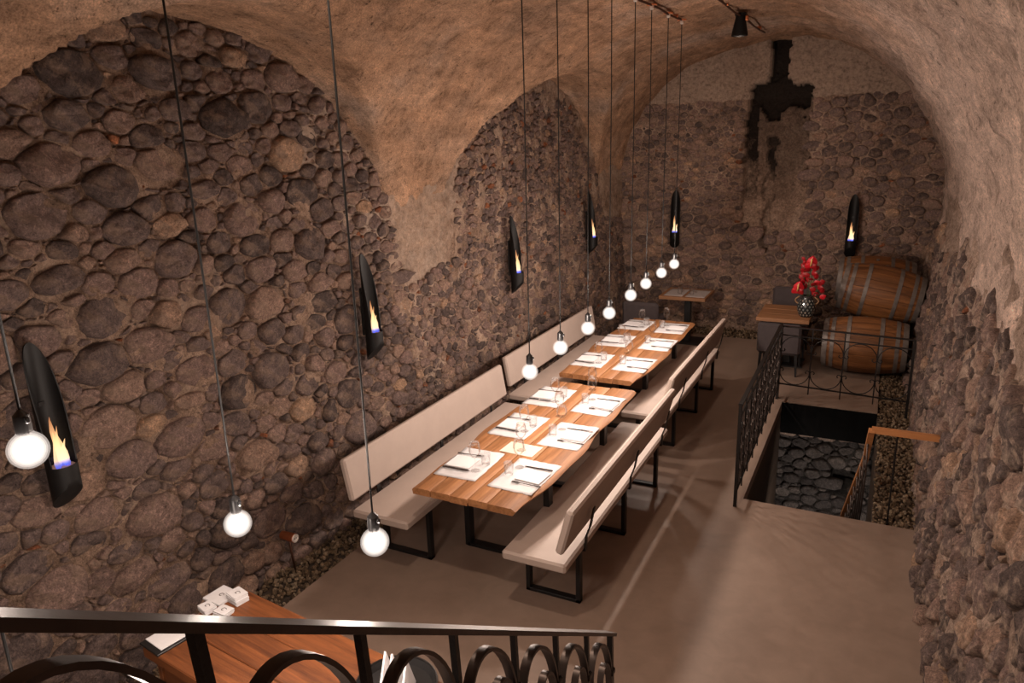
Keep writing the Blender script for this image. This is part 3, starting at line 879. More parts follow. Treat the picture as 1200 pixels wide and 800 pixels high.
# copper wall socket
so = thing('wall_socket', 'round copper and white wall socket low on the rubble wall by the gravel', 'socket', (-3.60, 3.47, .26))
MB().lathe([(.03, -.09), (.033, -.02), (.033, .03)], 18, (0, 0, 0), 'x').build('housing', 'copper', so, 40)
fp = MB().lathe([(.03, .03), (.03, .04), (.022, .041), (.02, .034)], 18, (0, 0, 0), 'x').build('faceplate', 'porcelain', so, 40)
q = MB(); q.sphere((.036, .008, 0), .004, 6, 4); q.sphere((.036, -.008, 0), .004, 6, 4); q.build('socket_holes', 'ink', fp)
MB().tube([(-.02, 0, -.02), (-.02, .0, -.12), (-.01, .01, -.29)], .008, 8).build('conduit', 'copper_dark', so, True)

# ------------------------------------------------------------------ dining tables
def table(name, label, x0, x1, y0, y1, seed):
    rg = random.Random(seed); w = x1-x0; l = y1-y0; cx = (x0+x1)/2
    t = thing(name, label, 'table', (cx, y0, 0))
    fr = [0, .185, .37, .535, .71, 1.0]; th = .048; N = 22; g = .0035
    ph = rg.uniform(0, 6)
    def edge(sd, s):
        a = .022*math.sin(s*5.2+ph+sd)+.016*math.sin(s*11+ph*2+sd*2)+.01*math.sin(s*23+sd)
        return a
    for k in range(5):
        L = []; ey0 = rg.uniform(-.006, .006); ey1 = l+rg.uniform(-.012, .012)
        vs = []; fs = []
        for i in range(N+1):
            s = i/N; y = ey0+(ey1-ey0)*s
            a = -w/2+fr[k]*w+(g if k else edge(1, s)); b = -w/2+fr[k+1]*w-(g if k < 4 else -edge(4, s))
            ua = .012 if k == 0 else 0; ub = .018 if k == 4 else 0
            bv = .003
            vs += [(a+ua*.6, y, .75-th), (a-ua*.0, y, .75-bv-ua), (a+bv+ua, y, .75), (b-bv-ub, y, .75), (b+ub*.4, y, .75-bv-ub*.8), (b-ub*.9, y, .75-th)]
        for i in range(N):
            for q in range(6): fs.append((i*6+q, i*6+(q+1) % 6, (i+1)*6+(q+1) % 6, (i+1)*6+q))
        fs.append(tuple(range(5, -1, -1))); fs.append(tuple(N*6+q for q in range(6)))
        MB().add(vs, fs).build('plank', 'oak', t, 50)
    for yy in (.62, l-.62):
        m = MB(); xa, xb = -w/2+.07, w/2-.09; s = .045
        m.box((xa, yy, .35), (s, .07, .70), None, .003); m.box((xb, yy, .35), (s, .07, .70), None, .003)
        m.box(((xa+xb)/2, yy, .0125), (xb-xa, .07, .025)); m.box(((xa+xb)/2, yy, .695), (xb-xa, .07, .012))
        m.build('leg_frame', 'steel', t)
    return t
TB1 = (-2.67, -1.85, 3.68, 6.08); TB2 = (-2.725, -1.93, 6.33, 8.73)
table('dining_table', 'long oak plank dining table with a cream card among its placemats', *TB1, 3)
table('dining_table', 'long oak plank dining table nearer the end wall, laid without a cream card', *TB2, 8)

# ------------------------------------------------------------------ benches
def bench(label, x0, x1, y0, y1, back, frames, lean=.09):
    """back=+1: backrest on the +x side"""
    t = thing('upholstered_bench', label, 'bench', ((x0+x1)/2, y0, 0), 0, 'taupe upholstered benches'); w = x1-x0; l = y1-y0
    MB().box((0, l/2, .437), (w, l, .066), None, .014).build('seat', 'leather', t)
    xb = back*(w/2-.035); a = math.atan2(lean, .34)
    R_ = Matrix.Rotation(back*a, 3, 'Y')
    MB().box((xb+back*lean/2, l/2-.04, .712), (.052, l, .312), R_, .014).build('backrest', 'leather', t)
    for f in frames:
        m = MB(); yy = f-y0; s = .03; xa, xc = -w/2+.035, w/2-.04
        for x in (xa, xc): m.box((x, yy, .20), (s, .05, .40), None, .002)
        m.box(((xa+xc)/2, yy, .012), (xc-xa+s, .05, .024), None, .002); m.box(((xa+xc)/2, yy, .398), (xc-xa+s, .05, .01))
        m.build('leg_frame', 'steel', t)
        k = MB(); xo = back*(w/2+.008)
        k.bar([(xo-back*.05, yy, .40), (xo, yy, .40), (xo+back*.002, yy, .50), (xb+back*(.033+lean*.45), yy, .58), (xb+back*(.033+lean*.75), yy, .72)], .035, .008, (0, 1, 0))
        k.build('back_bracket', 'steel', t)
    return t
bench('taupe bench against the long wall, nearest the counter', -3.19, -2.72, 3.67, 6.06, -1, (4.0, 4.9, 5.8), .06)
bench('taupe bench against the long wall, near the corner of the end wall', -3.26, -2.80, 6.28, 8.75, -1, (6.7, 7.6, 8.45), .06)
bench('taupe bench on the open floor side of the card table, nearest the stair', -1.97, -1.53, 3.63, 6.01, 1, (3.96, 4.9, 5.78))
bench('taupe bench on the open floor side of the farther table, before the iron railing', -2.05, -1.61, 6.25, 8.68, 1, (6.70, 7.68, 8.5))

# ------------------------------------------------------------------ place settings
def mat_mesh(seed, w=.33, l=.48):
    rg = random.Random(seed); nx, ny = 10, 14; vs = []; fs = []
    for j in range(ny+1):
        for i in range(nx+1):
            x = -w/2+w*i/nx; y = -l/2+l*j/ny
            if i in (0, nx): x += rg.uniform(-.004, .004)
            if j in (0, ny): y += rg.uniform(-.004, .004)
            vs.append((x, y, .0022+.0015*noise.noise(Vector((x*9+seed*3, y*9, 0)))+(rg.uniform(0, .003) if i in (0, nx) or j in (0, ny) else 0)))
    for j in range(ny):
        for i in range(nx): a = j*(nx+1)+i; fs.append((a, a+1, a+nx+2, a+nx+1))
    n0 = len(vs)
    vs += [(x, y, .0003) for x, y, z in vs[:n0]]; fs += [tuple(i+n0 for i in f[::-1]) for f in fs]
    rim = [i for i in range(nx+1)]+[(j+1)*(nx+1)+nx for j in range(ny)]+[ny*(nx+1)+i for i in range(nx-1, -1, -1)]+[j*(nx+1) for j in range(ny-1, 0, -1)]
    for k in range(len(rim)):
        a, b = rim[k], rim[(k+1) % len(rim)]; fs.append((b, a, a+n0, b+n0))
    return MB().add(vs, fs)
def wine_glass(label, loc, group='wine glasses on the dining tables'):
    if wine_glass.p is None:
        t = thing('wine_glass', label, 'glass', loc, 0, group)
        MB().lathe([(.034, 0), (.034, .002), (.008, .006), (.0035, .012)], 20, (0, 0, 0), 'z', True, False).build('foot', 'glass', t, 40)
        MB().lathe([(.0035, .012), (.003, .09), (.006, .10)], 10, (0, 0, 0), 'z', False, False).build('stem', 'glass', t, True)
        MB().lathe([(.004, .098), (.022, .106), (.036, .125), (.042, .150), (.039, .18), (.032, .215), (.0305, .215), (.037, .18), (.0405, .15)], 22, (0, 0, 0), 'z', False, False).build('bowl', 'glass', t, True)
        wine_glass.p = t; return t
    r = dup(wine_glass.p, loc, None, label); r['group'] = group; return r
wine_glass.p = None
def tumbler(label, loc, group='water tumblers on the dining tables'):
    if tumbler.p is None:
        tumbler.p = MB().lathe([(.001, .006), (.026, .005), (.027, 0), (.030, .003), (.036, .085), (.035, .085), (.029, .008)], 20, (0, 0, 0), 'z', False, False).mesh('water_tumbler', True)
        tumbler.p.materials.append(MT['glass'])
    o = link('water_tumbler', tumbler.p); o.location = loc; return tag(o, label, 'glass', group)
tumbler.p = None
NAP = None
def napkin(label, loc, rz, group='folded napkins on the placemats'):
    global NAP
    if NAP is None:
        o = thing('napkin', label, 'napkin', loc, rz, group)
        m = MB().box((0, 0, .002), (.19, .185, .004), None, .0015); m.build('lower_fold', 'napkin', o)
        MB().box((.002, -.002, .006), (.186, .18, .003), Matrix.Rotation(.012, 3, 'Y'), .0012).build('upper_fold', 'napkin', o)
        NAP = o; return o
    return dup(NAP, loc, rz, label)
KN = FK = None
def knife(label, loc, rz, group='table knives'):
    global KN
    if KN is None:
        o = thing('table_knife', label, 'knife', loc, rz, group)
        MB().prism([(-.008, 0), (.008, 0), (.010, .06), (.007, .105), (-.002, .118), (-.008, .10)], .0035, .0052).build('blade', 'cutlery', o)
        MB().box((0, -.05, .0055), (.014, .10, .009), None, .003).build('handle', 'cutlery', o)
        KN = o; return o
    return dup(KN, loc, rz, label)
def fork(label, loc, rz, group='table forks'):
    global FK
    if FK is None:
        o = thing('table_fork', label, 'fork', loc, rz, group)
        MB().sweep([(0, -.11, .003), (0, -.04, .004), (0, .03, .007), (0, .05, .006)], [(-.006, -.0015), (.006, -.0015), (.006, .0015), (-.006, .0015)], (0, 0, 1), False, lambda s: 1.1-.55*math.sin(s*2.6)).build('handle', 'cutlery', o)
        m = MB().prism([(-.004, .045), (.004, .045), (.012, .065), (-.012, .065)], .004, .006)
        for k in range(4): m.box((-.0105+.007*k, .082, .006), (.0032, .040, .002))
        m.build('tines', 'cutlery', o)
        FK = o; return o
    return dup(FK, loc, rz, label)

T1 = 'table with the cream card'; T2 = 'table nearer the end wall'
SET = [(T1, 'wall side', 'place by the counter', -2.48, 4.15, 1.3), (T1, 'aisle side', 'place by the counter', -2.03, 4.13, -1.5),
       (T1, 'wall side', 'middle place', -2.47, 4.93, -.7), (T1, 'aisle side', 'middle place', -2.02, 4.89, .2),
       (T1, 'wall side', 'place by the other table', -2.51, 5.65, .3), (T1, 'aisle side', 'place by the other table', -2.04, 5.62, -1.8),
       (T2, 'wall side', 'place by the other table', -2.55, 6.84, 1.2), (T2, 'aisle side', 'place by the other table', -2.10, 6.84, 0),
       (T2, 'wall side', 'middle place', -2.56, 7.63, 3.0), (T2, 'aisle side', 'middle place', -2.085, 7.64, .4),
       (T2, 'wall side', 'place by the end wall', -2.56, 8.39, -1.4), (T2, 'aisle side', 'place by the end wall', -2.12, 8.37, 3.0)]
ZT = .7505
for i, (tb, sd, pl_, x, y, rz) in enumerate(SET):
    rz = math.radians(rz); w = ', %s, %s, %s' % (sd, pl_, tb); s = -1 if sd == 'wall side' else 1   # s: towards the guest
    rg = random.Random(100+i)
    o = mat_mesh(i).build('placemat', 'paper', None, True); o.location = (x, y, ZT); o.rotation_euler = (0, 0, rz)
    tag(o, 'white paper placemat'+w, 'placemat', 'white placemats on the dining tables')
    z1 = ZT+.006
    napkin('folded white napkin'+w, (x+s*.055, y+rg.uniform(-.01, .01), z1), rz+rg.uniform(-.06, .06))
    # cutlery lies across the table on both sides of the napkin
    ky = y+s*.125; fy = y-s*.125
    knife('steel table knife'+w, (x+s*.05, ky, z1), rz+(math.pi/2 if s > 0 else -math.pi/2)+rg.uniform(-.05, .05))
    fork('steel table fork'+w, (x+s*.06, fy, z1), rz+(math.pi/2 if s > 0 else -math.pi/2)+rg.uniform(-.06, .06))
    wine_glass('clear stemmed wine glass'+w, (x-s*.095, y+s*.10+rg.uniform(-.02, .02), z1))
    tumbler('clear water tumbler'+w, (x-s*.115, y-s*.03+rg.uniform(-.02, .02), z1))
o = MB().box((0, 0, .002), (.27, .19, .003)).build('menu_card', 'cream'); o.location = (-2.25, 4.52, ZT); o.rotation_euler = (0, 0, math.radians(-2))
tag(o, 'cream card lying in the middle of the oak table', 'card')
wine_glass('clear stemmed wine glass standing on the cream card', (-2.24, 4.50, ZT+.005))
wine_glass('clear stemmed wine glass midway along the card table between placemats', (-2.25, 5.25, ZT))
wine_glass('clear stemmed wine glass at the card table end facing the other table', (-2.23, 5.97, ZT))
wine_glass('clear stemmed wine glass in the gap down the farther table', (-2.30, 7.2, ZT))

# ------------------------------------------------------------------ small tables and chairs
def side_table(name, label, cx, cy, w, d, base):
    t = thing(name, label, 'table', (cx, cy, 0))
    n = 3
    for k in range(n): MB().box((0, -d/2+d/n*(k+.5), .727), (w, d/n-.004, .046), None, .004).build('plank', 'oak_side', t)
    MB().box((base[0], base[1], .35), (.09, .09, .70), None, .004).build('column', 'steel', t)
    MB().box((base[0], base[1], .012), (.42, .42, .018), None, .003).build('base_plate', 'steel', t)
    return t
side_table('pedestal_table', 'small square oak pedestal table laid with grey placemats before the end wall', -2.44, 10.43, .66, .66, (0, .1))
side_table('pedestal_table', 'small oak pedestal table carrying the vase of red flowers', -.99, 9.68, .62, .80, (.02, .27))
for k, (dx, dy) in enumerate(((-.14, -.02), (.17, -.02))):
    o = mat_mesh(40+k, .27, .50).build('placemat', 'greymat', None, True); o.location = (-2.44+dx, 10.43+dy, ZT)
    tag(o, ['grey placemat on the small end-wall table, side towards the long wall', 'grey placemat on the small end-wall table, side towards the barrels'][k], 'placemat', 'grey placemats')
    wine_glass(['stemmed glass on the small end-wall table, side towards the long wall', 'stemmed glass on the small end-wall table, side towards the barrels'][k], (-2.44+dx*.6, 10.50, ZT+.006))
    tumbler(['water tumbler on the small end-wall table, side towards the long wall', 'water tumbler on the small end-wall table, side towards the barrels'][k], (-2.44+dx*.55, 10.32, ZT+.006))
def chair(label, x, y, rz, top):
    t = thing('upholstered_chair', label, 'chair', (x, y, 0), rz, 'mauve grey upholstered chairs')
    MB().box((0, .02, .36), (.50, .48, .20), None, .03).build('seat', 'upholstery', t)
    MB().box((0, -.22, (top+.28)/2), (.52, .085, top-.28), Matrix.Rotation(.05, 3, 'X'), .03).build('backrest', 'upholstery', t)
    for a in (-.21, .21):
        for b in (-.21, .2):
            MB().sweep([(a, b, .28), (a*1.08, b*1.08, .0)], [(-.018, -.018), (.018, -.018), (.018, .018), (-.018, .018)], (0, 1, 0), False, lambda s: 1-.4*s).build('leg', 'steel', t)
    return t
chair('low mauve-grey upholstered chair tucked under the near side of the flower table', -1.02, 9.58, 0, .68)
chair('mauve-grey upholstered chair behind the flower table against the end wall', -1.02, 10.43, math.pi, .88)
chair('mauve-grey upholstered chair beside the small table laid with grey placemats', -2.94, 10.02, 0, .71)

# vase and flowers
vx, vy = -.745, 9.52
va = thing('vase', 'dark vase with mirror mosaic inlay and rope handles on small oak table', 'vase', (vx, vy, ZT))
vp = [(.065, 0), (.085, .03), (.105, .09), (.105, .15), (.085, .21), (.065, .24), (.07, .265), (.06, .265), (.055, .24)]
vb = MB().lathe(vp, 24).build('body', 'vase', va, True)
m = MB()
def vr(z):
    for (r0, z0), (r1, z1) in zip(vp, vp[1:]):
        if z0 <= z <= z1: return r0+(r1-r0)*(z-z0)/(z1-z0)
    return .06
for j in range(6):
    z = .03+.036*j
    for i in range(14):
        a = 2*math.pi*(i+.5*(j % 2))/14; r = vr(z)+.001; dz = .017; da = .13
        P4 = [(a, z-dz), (a+da, z), (a, z+dz), (a-da, z)]
        m.add([((vr(q)+.003)*math.cos(b), (vr(q)+.003)*math.sin(b), q) for b, q in P4]+[((r-.004)*math.cos(a), (r-.004)*math.sin(a), z)], [(0, 1, 2, 3), (0, 4, 1), (1, 4, 2), (2, 4, 3), (3, 4, 0)])
m.build('mosaic_inlay', 'inlay', vb)
for s in (-1, 1):
    MB().tube([(s*(.085+.05*math.sin(k*math.pi/8)), 0, .25-.10*k/8) for k in range(9)], .009, 7).build('handle', 'rope', va, True)
def flower(name, label, pts, kind):
    t = thing(name, label, 'flower', (vx, vy, ZT+.02), 0, 'red flowers in the mosaic vase')
    MB().tube(pts, .004, 6).build('stem', 'stem', t, True)
    tip = Vector(pts[-1])
    def petal(c, d, ln, wd, mat, cup=.2):
        d = Vector(d).normalized(); sd = d.cross(Vector((0, 1, .2))).normalized(); nn = sd.cross(d); vs = []; fs = []; N = 6
        for i in range(N+1):
            s = i/N; ww = wd*math.sin(math.pi*min(1, s*.9+.1))**.8
            for j in (-1, -.5, 0, .5, 1): vs.append(Vector(c)+d*ln*s+sd*ww*j+nn*(cup*wd*(j*j)+.15*ln*s*s))
        for i in range(N):
            for j in range(4): a = i*5+j; fs.append((a, a+1, a+6, a+5))
        k = len(vs); vs += [p-nn*.002 for p in vs]; fs += [tuple(q+k for q in f[::-1]) for f in fs]
        MB().add(vs, fs).build('petal', mat, t, True, fix=False)
    if kind == 'spike':
        n = 13
        for i in range(n):
            s = i/(n-1); k = tip+Vector((-.012, 0, -.30+.36*s)); a = i*2.4; ln = .085*(1-.45*s)
            petal(k, (math.cos(a)*.7, math.sin(a)*.7, .9), ln, .035*(1-.4*s), 'red')
    elif kind == 'anthurium':
        petal(tip+Vector((0, -.02, -.05)), (.15, -.35, 1), .15, .062, 'redlight', .35)
        petal(tip+Vector((0, -.02, -.05)), (-.5, -.4, .5), .08, .05, 'redlight', .35)
        petal(tip+Vector((0, -.02, -.05)), (.6, -.4, .4), .08, .05, 'red', .35)
        MB().tube([tip+Vector((0, -.05, -.02)), tip+Vector((.008, -.075, .03)), tip+Vector((.012, -.09, .075))], .008, 8).build('spadix', 'yellow', t, True)
    else:
        for i in range(9):
            a = i*2.4; k = tip+Vector((.03*math.cos(a*1.7), .03*math.sin(a), -.10+.022*i))
            petal(k, (math.cos(a), math.sin(a)*.8-.2, .35), .075, .034, 'red' if i % 3 else 'redlight')
flower('gladiolus', 'tall dark red flower spike rising from the mosaic vase', [(-.02, 0, 0), (-.05, .01, .25), (-.055, .01, .62)], 'spike')
flower('anthurium', 'red anthurium with yellow spadix high beside the tall flower spike', [(.01, 0, 0), (0, 0, .3), (.015, -.01, .64)], 'anthurium')
flower('anthurium', 'bright red anthurium hanging low over the vase rim beside its handle', [(-.02, 0, 0), (-.05, -.02, .24), (-.11, -.05, .33)], 'anthurium')
flower('orchid', 'red blossom cluster in the middle of the bouquet', [(.01, 0, 0), (.02, 0, .25), (.035, -.02, .50)], 'cluster')
flower('orchid', 'small red blossom cluster drooping towards the barrels', [(.02, 0, 0), (.06, 0, .24), (.115, -.02, .33)], 'cluster')

# ------------------------------------------------------------------ barrels
def barrel(label, loc, rot, seed):
    t = thing('wine_barrel', label, 'barrel', loc, 0, 'oak wine barrels', rot); rg = random.Random(seed)
    Lh, R0, R1 = .475, .29, .355; ns = 20
    rad = lambda s: R0+(R1-R0)*(1-(s/Lh)**2)
    for k in range(ns):
        a0 = 2*math.pi*k/ns+.006; a1 = 2*math.pi*(k+1)/ns-.006; vs = []; fs = []; N = 10
        dr = rg.uniform(-.002, .002)
        for i in range(N+1):
            s = -Lh+2*Lh*i/N; r = rad(s)+dr
            for (rr, a) in ((r-.025, a0), (r-.003, a0), (r, (a0*2+a1)/3), (r, (a0+2*a1)/3), (r-.003, a1), (r-.025, a1)):
                vs.append((s, rr*math.cos(a), rr*math.sin(a)))
        for i in range(N):
            for q in range(6): fs.append((i*6+q, i*6+(q+1) % 6, (i+1)*6+(q+1) % 6, (i+1)*6+q))
        fs.append(tuple(range(5, -1, -1))); fs.append(tuple(N*6+q for q in range(6)))
        MB().add(vs, fs).build('stave', 'stave', t, 30)
    for s in (-.445, -.36, -.185, .185, .36, .445):
        w = .060 if abs(s) > .4 else .046
        pr = [(rad(s-w/2)+.001, s-w/2), (rad(s-w/2)+.006, s-w/2), (rad(s+w/2)+.006, s+w/2), (rad(s+w/2)+.001, s+w/2)]
        MB().lathe(pr, 40, (0, 0, 0), 'x', False, False).build('hoop', 'hoop', t, 30)
    for s in (-1, 1):
        MB().lathe([(.262, -.008), (.262, .008)], 36, (s*(Lh-.035), 0, 0), 'x').build('head', 'stave', t)
    MB().lathe([(.022, 0), (.02, .016)], 14, (0, 0, R1-.006)).build('bung', 'hoop', t)
    return t
barrel('lower oak wine barrel lying on the floor behind the iron railing', (-.06, 9.85, .365), (-.5, 0, 0), 1)
barrel('upper oak wine barrel tilted behind and above the lower one', (.06, 10.425, .92), (-.3, math.radians(9), 0), 2)
barrel('rearmost oak wine barrel against the end wall, mostly hidden by the tilted one', (-.02, 11.145, .93), (.4, math.radians(2), .03), 3)
cr = thing('barrel_cradle', 'dark timber cradle carrying the tilted wine barrels against the end wall', 'rack', (.1, 10.81, 0))
for x in (-.34, .26):
    MB().box((x, -.03, .465), (.07, 1.09, .09), None, .006).build('beam', 'pit_wood', cr)
    for y in (-.15, .45): MB().box((x, y, .21), (.07, .07, .42), None, .004).build('post', 'pit_wood', cr)

# ------------------------------------------------------------------ wrought-iron railings
def spiral(c, r0, r1, a0, a1, n=22):
    return [(c[0]+(r0+(r1-r0)*i/n)*math.cos(a0+(a1-a0)*i/n), c[1]+(r0+(r1-r0)*i/n)*math.sin(a0+(a1-a0)*i/n)) for i in range(n+1)]
def cscroll(w, h, cx, cz, r=.028):
    """C scroll: half ellipse with spiral ends, in the s-z plane"""
    pts = []
    a = spiral((cx-w/2+r, cz), r*.25, r, -4.2, -math.pi*2+math.pi, 12) 
    el = [(cx-w/2*math.cos(math.pi*i/16), cz-h*math.sin(math.pi*i/16)) for i in range(17)]
    e2 = spiral((cx+w/2-r, cz), r, r*.25, 0, 4.4, 14)
    e1 = [(2*cx-p[0], p[1]) for p in e2][::-1]
    return e1+el[1:-1]+e2
def railing(name, label, A, B, H, zb, panels, rich, zoff=0):
    A, B = Vector(A), Vector(B); d = (B-A); L = d.length; d.normalize(); nrm = Vector((0, 0, 1)).cross(d)
    t = thing(name, label, 'railing', A)
    def w(s, z): return d*s + Vector((0, 0, z))
    MB().bar([w(0, H), w(L/2, H), w(L, H)], .035, .012, nrm).build('top_rail', 'iron', t)
    MB().bar([w(0, H-.10), w(L, H-.10)], .014, .012, nrm).build('upper_rail', 'iron', t)
    MB().bar([w(0, zb), w(L, zb)], .016, .014, nrm).build('bottom_rail', 'iron', t)
    for s in (.0, L):
        MB().bar([w(s, 0), w(s, H)], .026, .026, nrm).build('post', 'iron', t)
    p = L/panels; sq = [(-.006, -.006), (.006, -.006), (.006, .006), (-.006, .006)]
    for k in range(panels+1):
        if 0 < k < panels:
            MB().sweep([w(k*p, zb-.085), w(k*p, H)], sq, nrm).build('baluster', 'iron', t)
    zm = (zb+H-.10)/2; hh = (H-.10-zb)/2
    for k in range(panels):
        c = (k+.5)*p
        for sg in (1, -1):
            pts = cscroll(p*.98, hh*.55, 0, 0, .03)
            pts = [(c+x, zb+.006+hh*.56+z) if sg > 0 else (c+x, H-.106-hh*.56-z) for x, z in pts]
            MB().tube([w(x, z) for x, z in pts], .0055, 5, nrm).build('scroll', 'iron', t, True)
        if not rich: continue
        pts = [(c+.055*math.sin(4*math.pi*i/24)*(.4+.6*math.sin(math.pi*i/24)), zm-hh*.7+1.4*hh*i/24) for i in range(25)]
        MB().tube([w(x, z) for x, z in pts], .005, 5, nrm).build('scroll', 'iron', t, True)
        for k2 in range(rich):
            c2 = k*p+p*(k2+1)/(rich+1)
            pk = MB().sweep([w(c2, zb), w(c2, H-.1)], [(x*.8, y*.8) for x, y in sq], nrm).build('picket', 'iron_shiny', t)
            for zz in (zm-.18, zm, zm+.18):
                MB().sweep([w(c2, zz-.03), w(c2, zz), w(c2, zz+.03)], [(-.012, -.012), (.012, -.012), (.012, .012), (-.012, .012)], nrm, False, lambda s: 1-abs(s-.5)*1.4).build('knot', 'iron_shiny', pk)
    return t
railing('iron_railing', 'dense wrought-iron railing running along the side of the stair opening', (-.87, 5.69, 0), (-.90, 8.46, 0), .895, .13, 9, 3)
railing('iron_railing', 'open wrought-iron scroll railing across the head of the stair opening, before the barrels', (-.90, 8.50, 0), (.42, 8.36, 0), .86, .18, 4, 0)

# wooden handrail of the opening
hr = thing('stair_handrail', 'orange wooden handrail with iron balusters going down the stair opening', 'handrail', (.26, 5.95, 0))
MB().sweep([(-.18, 0, .735), (.28, 0, .735)], [(-.022, -.022), (.022, -.022), (.022, .022), (-.022, .022)], (0, 0, 1)).build('level_rail', 'rail_wood', hr)
MB().sweep([(-.18, -.02, .735), (-.20, .30, .36), (-.33, 1.15, -.62)], [(-.022, -.022), (.022, -.022), (.022, .022), (-.022, .022)], (1, 0, 0)).build('sloping_rail', 'rail_wood', hr)
MB().bar([(0, 0, -.05), (0, 0, .715)], .012, .03, (1, 0, 0)).build('post', 'iron', hr)
for k in range(8):
    s = (k+.5)/8; x = -.19-.13*s; y = .02+1.1*s; z = .70-1.28*s
    MB().tube([(x, y, z), (x+.01, y, z-.3), (x, y, z-.75)], .008, 6, (1, 0, 0)).build('baluster', 'iron_shiny', hr, True)
    c = [(x, y+q[0], z-.25+q[1]) for q in spiral((0.06, 0), .07, .015, math.pi, math.pi*3.5, 20)]
    MB().tube(c, .008, 6, (1, 0, 0)).build('scroll', 'iron_shiny', hr, True)

# ------------------------------------------------------------------ entrance stair railing (foreground)
sr = thing('stair_railing', 'wrought-iron stair railing with large scrolls descending past the counter', 'railing', (-.65, .76, 0))
Sd = Vector((-.05, .81, -.585)).normalized(); Sx = .36
K0 = Vector((-.665, .755, 2.275))      # rail top at baluster 0
base = Vector((-.65, .76, 0))
def rp(k, dz=0, off=0): return K0 + Sd*(Sx*k) + Vector((0, 0, dz)) + Sd*off - base
nrm = Vector((0, 0, 1)).cross(Sd).normalized()
MB().bar([rp(-2.4), rp(1), rp(3), rp(5.06)], .042, .012, nrm).build('handrail', 'iron_shiny', sr)
for k in range(-2, 6):
    w_ = .020 if k == 5 else .014
    ba = MB().bar([rp(k, -.006), rp(k, -.5)+Vector((0, .03, 0)), rp(k, -.98)], w_, w_, nrm).build('newel_post' if k == 5 else 'baluster', 'iron', sr)
    MB().box(rp(k, -.165), (.034, .034, .024), None, .004).build('collar', 'iron', ba)
    h = Vector((Sd.x, Sd.y, 0)).normalized()
    # large scroll: leaves the baluster at the collar, arches uphill and back down
    def pl2(p, k=k): return rp(k, p[1], p[0]/.81)
    big = [(-.128+.120*math.cos(a), -.20+.155*math.sin(a)) for a in [math.radians(-15+10*i) for i in range(23)]]+spiral((-.15, -.42), .09, .03, math.pi*.85, math.pi*2.8, 22)
    MB().bar([pl2(p) for p in big], .024, .008, nrm).build('scroll', 'iron_shiny', sr, 40)
    sm = [(-.070+.058*math.cos(a), -.23+.10*math.sin(a)) for a in [math.radians(-30+10*i) for i in range(25)]]+spiral((-.09, -.40), .05, .02, math.pi*.9, math.pi*2.6, 16)
    MB().bar([pl2(p) for p in sm], .022, .007, nrm).build('inner_scroll', 'iron_shiny', sr, 40)

# ------------------------------------------------------------------ counter
ca = math.radians(-6.5)
ct = thing('wooden_counter', 'varnished wooden counter table standing by the foot of the stair', 'counter', (-2.82, 1.76, 0), ca)
for k in range(3):
    MB().box((.80, .09+.181*k, .775), (1.64, .179, .05), None, .005).build('plank', 'counter', ct)
MB().box((.03, .265, .375), (.03, .46, .75), None, .003).build('end_panel', 'counter', ct)
MB().box((1.55, .265, .375), (.03, .46, .75), None, .003).build('end_panel', 'counter', ct)
for k in range(4): MB().box((.24+.37*k, .05, .375), (.36, .025, .73), None, .004).build('front_panel', 'counter', ct)
MB().box((.79, .51, .375), (1.50, .02, .72), None, .003).build('rear_panel', 'counter', ct)
ZC = .8005
def cards(name, label, x, y, rz, w, l, n, th, mat='paper', group='card stacks on the counter'):
    t = thing(name, label, 'cards', (x, y, ZC), rz, group); rg = random.Random(int(x*1000))
    for k in range(n):
        top = MB().box((rg.uniform(-.003, .003), rg.uniform(-.003, .003), th*(k+.5)), (w, l, th*.94), Matrix.Rotation(rg.uniform(-.03, .03), 3, 'Z')).build('card', mat, t)
    MB().tube([(p[0], p[1], th*n+.0006) for p in spiral((0, 0), .016, .004, .5, 5.8, 18)], .0016, 4, (0, 0, 1)).build('printed_emblem', 'ink', top)
    return t
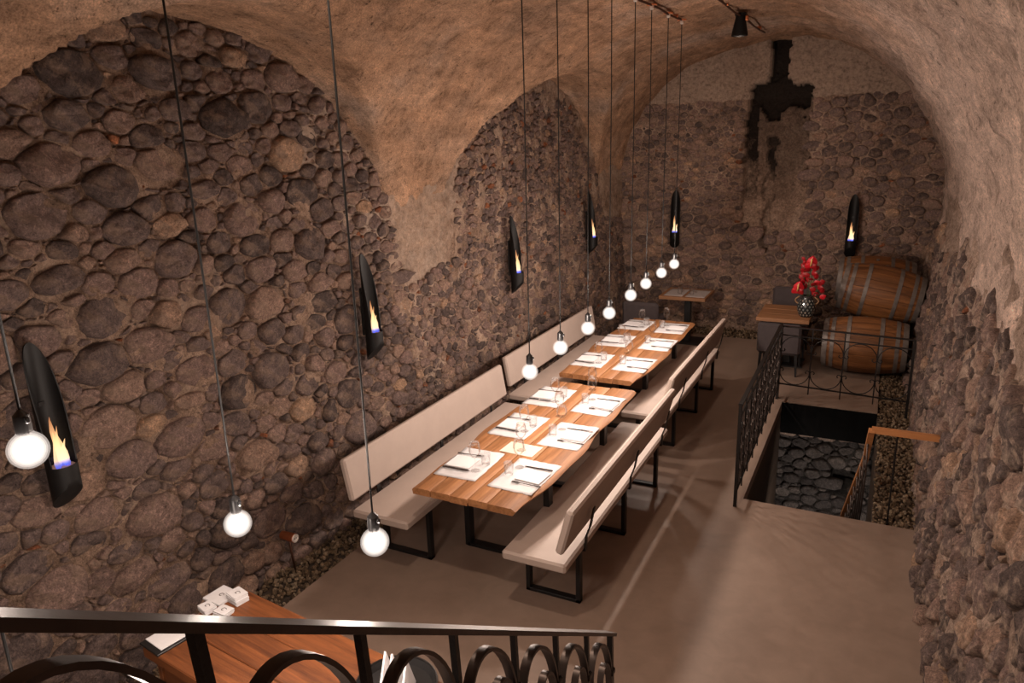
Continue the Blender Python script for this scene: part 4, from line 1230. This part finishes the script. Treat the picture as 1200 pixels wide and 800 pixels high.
cards('leaflet_stack', 'flat stack of white square leaflets with printed emblem at the counter corner', -2.81, 2.195, ca+.05, .125, .125, 3, .004)
cards('card_stack', 'tallest stack of small white cards beside the square leaflets', -2.705, 2.205, ca-.1, .085, .07, 8, .006)
cards('card_stack', 'small white card stack nearest the rubble wall on the counter', -2.785, 2.085, ca-.15, .075, .06, 7, .004)
cards('card_stack', 'small white card stack between the booklet and the tallest stack', -2.69, 2.10, ca+.1, .078, .062, 6, .004)
bk = thing('menu_booklet', 'white menu lying on a black folder on the counter corner', 'booklet', (-2.775, 1.865, ZC), ca-.05)
MB().box((0, 0, .005), (.155, .215, .010), None, .002).build('cover', 'steel', bk)
pg = MB().box((-.006, .012, .0125), (.135, .185, .005), None, .001).build('page', 'paper', bk)
MB().box((0, .03, .0156), (.03, .012, .0006)).build('printed_emblem', 'ink', pg)
tr = thing('serving_tray', 'round black tray on the counter beside the stair railing', 'tray', (-1.62, 2.03, ZC))
MB().lathe([(.001, .004), (.15, .004), (.165, .03), (.172, .03), (.158, 0), (.001, 0)], 36, (0, 0, 0), 'z', False, False).build('dish', 'steel', tr, 40); di = tr.children[0]
MB().lathe([(.168, .028), (.175, .030), (.172, .036), (.166, .034)], 36, (0, 0, 0), 'z', False, False).build('rim', 'iron', di, True)
for k in range(4):
    nb = thing('folded_cloth', ['folded white cloth on the round tray, end of the row towards the rubble wall', 'folded white cloth on the round tray, second from the rubble wall', 'folded white cloth on the round tray, second from the stair railing', 'folded white cloth on the round tray, end of the row towards the stair railing'][k], 'cloth', (-1.64+.035*k, 2.02, ZC+.006), .5, 'white cloths on the round tray')
    MB().add([(-.008, -.09, 0), (.008, -.09, 0), (.008, .09, 0), (-.008, .09, 0), (-.028, -.08, .10), (-.02, -.08, .10), (-.02, .07, .13), (-.028, .07, .13)],
             [(3, 2, 1, 0), (4, 5, 6, 7), (0, 1, 5, 4), (1, 2, 6, 5), (2, 3, 7, 6), (3, 0, 4, 7)]).build('fold', 'napkin', nb)
